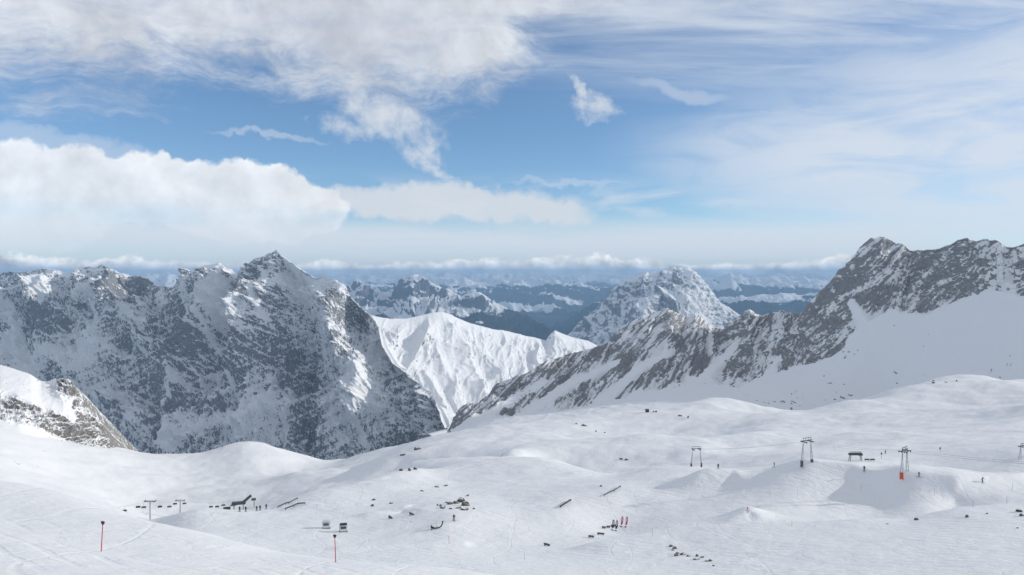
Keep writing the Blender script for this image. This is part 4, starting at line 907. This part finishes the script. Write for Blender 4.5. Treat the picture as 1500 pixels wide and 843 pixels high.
for i, (px, py, H, lab) in enumerate(((956, 786, 1.7, 'thin bamboo stake at the bend of the piste edge'), (768, 820, 1.7, 'thin stake standing alone below the black slide boxes'), (1261, 719, 1.9, 'thin stake on the shaded bank below the lift station'), (1369, 726, 1.9, 'thin leaning stake on the shaded bank near the orange padded tower'), (1483, 718, 1.9, 'thin stake on the bank, uphill end'),
        (1425, 744, 1.8, 'thin stake on the piste edge above the dark stones'), (1475, 738, 1.8, 'thin stake on the piste edge, last one uphill'), (1160, 772, 1.7, 'thin stake on the piste edge below the small kicker'), (602, 682, 3.0, 'tall stake on the snow shoulder above the rails'), (642, 663, 2.6, 'stake on the far snow shoulder by the rim'),
        (1222, 660, 3.0, 'thin stake on the bright snow beyond the lift crest'), (1168, 722, 1.7, 'thin stake at the foot of the large kicker'))):
    q = hit(px, py, 110); o = MB().tube((0, 0, -0.3), (0.06 * (i % 3 - 1), 0, H), 0.035, 0.025, 6).build('stake', m_stake); o.location = [float(v) for v in q]; tag(o, lab, 'stake', 'thin stakes along the pistes')
def hut():
    q = hit(948, 604, 500); t = thing('mountain_hut', q, 'tiny dark hut on the far edge of the plateau', 'hut')
    MB().box((0, 0, 1.1), (3.2, 2.6, 2.2)).build('wall', m_wood, t)
    bm = bmesh.new(); v = [bm.verts.new(p) for p in ((-1.9, -1.6, 2.15), (1.9, -1.6, 2.15), (1.9, 1.6, 2.15), (-1.9, 1.6, 2.15), (-1.9, 0, 3.1), (1.9, 0, 3.1))]
    for f in ((0, 1, 5, 4), (2, 3, 4, 5), (0, 4, 3), (1, 2, 5), (3, 2, 1, 0)): bm.faces.new([v[i] for i in f])
    o = MB(); o.bm.free(); o.bm = bm; o.build('roof', m_dark, t); MB().box((0.3, -1.33, 0.95), (0.8, 0.08, 1.7)).build('door', m_black, t)
hut()

# ------------------------------------------------------------------ stones poking through the snow
def rock_mat():
    m, g, b = new_mat('bare_rock'); geo = g.new('ShaderNodeNewGeometry')
    n1 = g.noise(geo.outputs['Position'], 1.4, 7, 0.65); c = g.mix(g.ss(n1, 0.3, 0.7), (0.055, 0.052, 0.046, 1), (0.17, 0.155, 0.13, 1))
    sx = g.new('ShaderNodeSeparateXYZ'); g.l.new(geo.outputs['Normal'], sx.inputs[0]); s_ = g.ss(g.m('MULTIPLY_ADD', n1, 0.5, sx.outputs[2]), 1.12, 1.22)
    g.l.new(g.mix(s_, c, SNOW), b.inputs['Base Color']); b.inputs['Roughness'].default_value = 0.85
    bp = g.new('ShaderNodeBump'); bp.inputs['Distance'].default_value = 0.15; g.l.new(n1, bp.inputs['Height']); g.l.new(bp.outputs[0], b.inputs['Normal']); return m
M_ROCK = rock_mat()
def rock_mesh(seed):
    rr = np.random.default_rng(seed); bm = bmesh.new(); bmesh.ops.create_icosphere(bm, subdivisions=3, radius=1.0)
    co = np.array([v.co[:] for v in bm.verts]); n = fbm(co * 1.3 + seed * 7.1, 4)
    for _ in range(7):
        d = rr.normal(size=3); d /= np.linalg.norm(d); k = 0.55 + 0.25 * rr.random(); e = co @ d; co = co - np.clip(e - k, 0, None)[:, None] * d
    co = co * (1 + 0.35 * n[:, None])
    for v, c in zip(bm.verts, co): v.co = c
    me = bpy.data.meshes.new('rock'); bm.to_mesh(me); bm.free(); me.materials.append(M_ROCK); return me
RM = [rock_mesh(k) for k in range(5)]
rr = np.random.default_rng(3)
def rock(px, py, w, h, lab, group, dmin=110):
    q = hit(px, py, dmin); s_ = q[1] / F; o = bpy.data.objects.new('rock', RM[int(rr.integers(5))]); COL.objects.link(o)
    o.location = (float(q[0]), float(q[1]), float(q[2]) + h * s_ * 0.15); o.scale = (w * s_ * 0.55, w * s_ * (0.4 + 0.2 * rr.random()), h * s_ * 0.75); o.rotation_euler = (0.2 * rr.normal(), 0.2 * rr.normal(), rr.random() * 1.0 - 0.5)
    tag(o, lab, 'rock', group)
L1 = 'brown rock in the snow-free outcrop above the standing skier'
for a in ((645, 742, 5, 4), (650, 743, 5, 4), (648, 745, 8, 5), (655, 737, 6, 3), (661, 739, 12, 4), (668, 738, 8, 5), (675, 736, 12, 9), (682, 741, 11, 8), (672, 745, 9, 4), (680, 747, 11, 4), (660, 746, 5, 3), (694, 746, 4, 3), (684, 727, 8, 2), (641, 741, 3, 3)): rock(*a, L1, 'rocks of the brown outcrop')
L2 = 'small grey stone in the patch below the piste edge and flags'
for k in range(15):
    t = k / 14; rock(980 + 62 * t + rr.normal() * 3, 807 + 16 * t + rr.normal() * 3, 3 + 5 * rr.random(), 2 + 2.5 * rr.random(), L2, 'stones of the grey patch')
L3 = 'small dark stone lying on the slope below the right piste edge'
for a in ((1343, 762, 7, 4), (1417, 758, 5, 5), (1446, 753, 3, 2), (1493, 750, 9, 4), (1497, 756, 6, 4), (1491, 774, 3, 2), (1300, 768, 3, 2)): rock(*a, L3, 'stones below the right piste edge')
L4 = 'small stone showing through the snow above the brown outcrop'
for a in ((618, 720, 6, 3), (640, 714, 6, 3), (652, 712, 8, 2), (548, 733, 5, 3), (546, 742, 5, 4), (573, 738, 5, 3), (588, 690, 6, 4), (600, 690, 5, 5), (608, 688, 6, 5), (590, 667, 8, 3), (612, 659, 10, 4), (880, 713, 4, 3), (910, 673, 5, 3), (918, 674, 5, 3)): rock(*a, L4, 'stones on the upper park slope')
L5 = 'dark rock on the far plateau rim in front of the banded ridge'
for a in [(x0 + dx * w0 * 0.35 + rr.normal() * 1.5, y0 - dx * 0.8 + rr.normal() * 1.2, 2.5 + rr.random() * w0 * 0.28, 1.5 + rr.random() * h0 * 0.5) for x0, y0, w0, h0 in ((850, 623, 30, 4), (1003, 611, 26, 7), (960, 606, 10, 3), (880, 633, 18, 2), (1395, 560, 24, 3), (1330, 566, 14, 3), (1365, 560, 8, 3), (905, 602, 18, 3)) for dx in (-0.7, 0.7)]: rock(*a, L5, 'rocks along the plateau rim', 420)

# ------------------------------------------------------------------ people
def person_mesh(pose, jacket, trousers):
    S = {'stand': dict(pel=(0, 0, 0.95), che=(0, 0.02, 1.32), nec=(0, 0.0, 1.5), hea=(0, -0.02, 1.66), kl=(-0.12, -0.05, 0.5), kr=(0.12, -0.05, 0.5), al=(-0.14, 0, 0.08), ar=(0.14, 0, 0.08), el=(-0.30, 0.0, 1.12), er=(0.30, 0.0, 1.12), hl=(-0.32, -0.2, 0.95), hr=(0.32, -0.2, 0.95)),
         'ski': dict(pel=(0, 0.12, 0.80), che=(0, -0.08, 1.14), nec=(0, -0.16, 1.30), hea=(0, -0.22, 1.46), kl=(-0.13, -0.16, 0.48), kr=(0.13, -0.16, 0.48), al=(-0.14, 0.02, 0.10), ar=(0.14, 0.02, 0.10), el=(-0.36, -0.12, 1.0), er=(0.36, -0.12, 1.0), hl=(-0.36, -0.38, 0.95), hr=(0.36, -0.38, 0.95)),
         'sit': dict(pel=(0, 0.1, 0.25), che=(0, 0.15, 0.62), nec=(0, 0.1, 0.8), hea=(0, 0.06, 0.96), kl=(-0.15, -0.3, 0.5), kr=(0.15, -0.3, 0.5), al=(-0.15, -0.6, 0.1), ar=(0.15, -0.6, 0.1), el=(-0.32, 0.1, 0.45), er=(0.32, 0.1, 0.45), hl=(-0.3, -0.2, 0.4), hr=(0.3, -0.2, 0.4))}[pose]
    def mid(a, b, t=0.5): return tuple(np.array(a) * (1 - t) + np.array(b) * t)
    V = []; Rr = []; E = []
    def add(p, r, par=None):
        V.append(p); Rr.append(r); i = len(V) - 1
        if par is not None: E.append((par, i))
        return i
    p = add(S['pel'], 0.155); c1 = add(mid(S['pel'], S['che']), 0.15, p); c = add(S['che'], 0.175, c1); n = add(S['nec'], 0.075, c); h0 = add(mid(S['nec'], S['hea'], 0.5), 0.085, n); add(S['hea'], 0.125, h0); 
    for sd, k, a, e, hd in ((-1, 'kl', 'al', 'el', 'hl'), (1, 'kr', 'ar', 'er', 'hr')):
        hip = add((S['pel'][0] + sd * 0.10, S['pel'][1], S['pel'][2] - 0.06), 0.12, p); kn = add(S[k], 0.085, hip); an = add(S[a], 0.07, kn); add((S[a][0], S[a][1] - 0.16, S[a][2] - 0.02), 0.065, an)
        sh = add((S['che'][0] + sd * 0.19, S['che'][1], S['che'][2] + 0.08), 0.085, c); el_ = add(S[e], 0.065, sh); ha = add(S[hd], 0.05, el_); add(tuple(np.array(S[hd]) + (np.array(S[hd]) - np.array(S[e])) * 0.35), 0.045, ha)
    me = bpy.data.meshes.new('person'); me.from_pydata(V, E, [])
    o = bpy.data.objects.new('tmp', me); COL.objects.link(o); o.modifiers.new('s', 'SKIN')
    for i, d in enumerate(me.skin_vertices[0].data): d.radius = (Rr[i], Rr[i]); d.use_root = i == 0
    o.modifiers.new('u', 'SUBSURF').levels = 1
    dg = bpy.context.evaluated_depsgraph_get(); dg.update(); out = bpy.data.meshes.new_from_object(o.evaluated_get(dg)); bpy.data.objects.remove(o)
    out.materials.clear()
    for m_ in (jacket, trousers, m_skin, m_black): out.materials.append(m_)
    hz = S['hea'][2]; pz = S['pel'][2]; hy = S['hea'][1]
    for f in out.polygons:
        x, y, z = f.center
        f.use_smooth = True
        f.material_index = 3 if (z > hz + 0.03 or (z > hz - 0.12 and y > hy)) else 2 if z > hz - 0.13 else 3 if z < 0.14 and pose != 'sit' else 1 if (z < pz + 0.02 and abs(x) < 0.26) else 0
    out.name = 'person'; return out
m_skin = simple_mat('skin', (0.45, 0.28, 0.2), 0.6)
m_jk = {k: simple_mat('jacket_' + k, c, 0.8) for k, c in {'black': (0.02, 0.02, 0.024), 'grey': (0.07, 0.07, 0.08), 'orange': (0.35, 0.10, 0.05), 'navy': (0.02, 0.03, 0.06), 'brown': (0.06, 0.045, 0.035)}.items()}
PM = {}
def person(px, py, pose, jk, lab, rz=0.0, skis='ski', dmin=110, loc=None):
    key = (pose, jk)
    if key not in PM: PM[key] = person_mesh(pose, m_jk[jk], m_jk['black'])
    q = hit(px, py, dmin) if loc is None else loc
    o = bpy.data.objects.new('person', PM[key]); COL.objects.link(o); o.location = [float(v) for v in q]; o.rotation_euler = (0, 0, rz); tag(o, lab, 'person', 'skiers and snowboarders'); o.location.z += 0.03
    if skis == 'ski':
        for sx in (-0.14, 0.14): MB().box((sx, -0.12, 0.0), (0.09, 1.7, 0.025)).box((sx, -1.02, 0.06), (0.09, 0.2, 0.02), rx=-0.6).build('ski', m_dark, o)
        for sx in (-0.36, 0.36): MB().tube((sx, -0.25 if pose == 'stand' else -0.4, 0.95), (sx * 1.2, 0.15, 0.0), 0.012, n=5).build('ski_pole', m_steel, o)
    elif skis == 'board': MB().box((0, -0.1, 0.0), (1.5, 0.27, 0.03), bevel=0.01).build('snowboard', m_dark, o)
person(1134, 684.5, 'stand', 'black', 'person in black standing on skis just downhill of the grey padded tower', 1.2)
person(1266, 691, 'stand', 'black', 'skier in black below the green barriers', 2.6)
person(1346, 699, 'ski', 'grey', 'skier in grey and black right beside the orange padded tower', 1.4)
person(1439, 707, 'ski', 'orange', 'snowboarder with a rust orange jacket on the piste', 1.7, 'board')
person(665, 763, 'stand', 'black', 'person in black standing below the brown rock outcrop', 0.4)
person(632.5, 775, 'sit', 'black', 'person in black sitting by the curved tube', 1.2, 'board')
person(1052, 687, 'stand', 'grey', 'small figure in grey on the crest between two portal towers', 0.3)
person(1297, 665, 'stand', 'navy', 'figure in navy behind the sign board by the barriers', 0.3, dmin=300)
def behind_edge(px, py_head):
    """ground point beyond the near slope's edge where a 1.75 m person's head shows at photo row py_head"""
    best = None
    for D in np.arange(82, 185, 1.0):
        c = P(px, 840, D); c[2] = ground_z(c[0], c[1]); e = abs(pix(c + np.array([0, 0, 1.8]))[1] - py_head)
        if best is None or e < best[0]: best = (e, c)
    return best[1]
person(495, 0, 'stand', 'grey', 'person in grey half hidden by snow right beside the red pole below the cabins', 0.9, loc=behind_edge(497, 818.0))
for px, lab in ((531, 'person half hidden by the near slope, close to the red pole below the cabins'), (573, 'person in dark clothing half hidden by the near slope, away from the poles')):
    c = behind_edge(px, 826.0); person(px, 0, 'stand', 'black', lab, 0.5, loc=c)
for px, py, jk, lab in ((351, 750, 'navy', 'person in navy queueing under the chairlift station'), (360, 750, 'black', 'person in black queueing beside the chairlift station'), (376, 749, 'brown', 'person in brown walking from the chairlift station to the rails'), (381, 748, 'black', 'person in black walking from the chairlift station to the rails'), (390, 746, 'navy', 'person in navy on the hump between station and rails')):
    person(px, py, 'stand', jk, lab, 0.8, dmin=200)
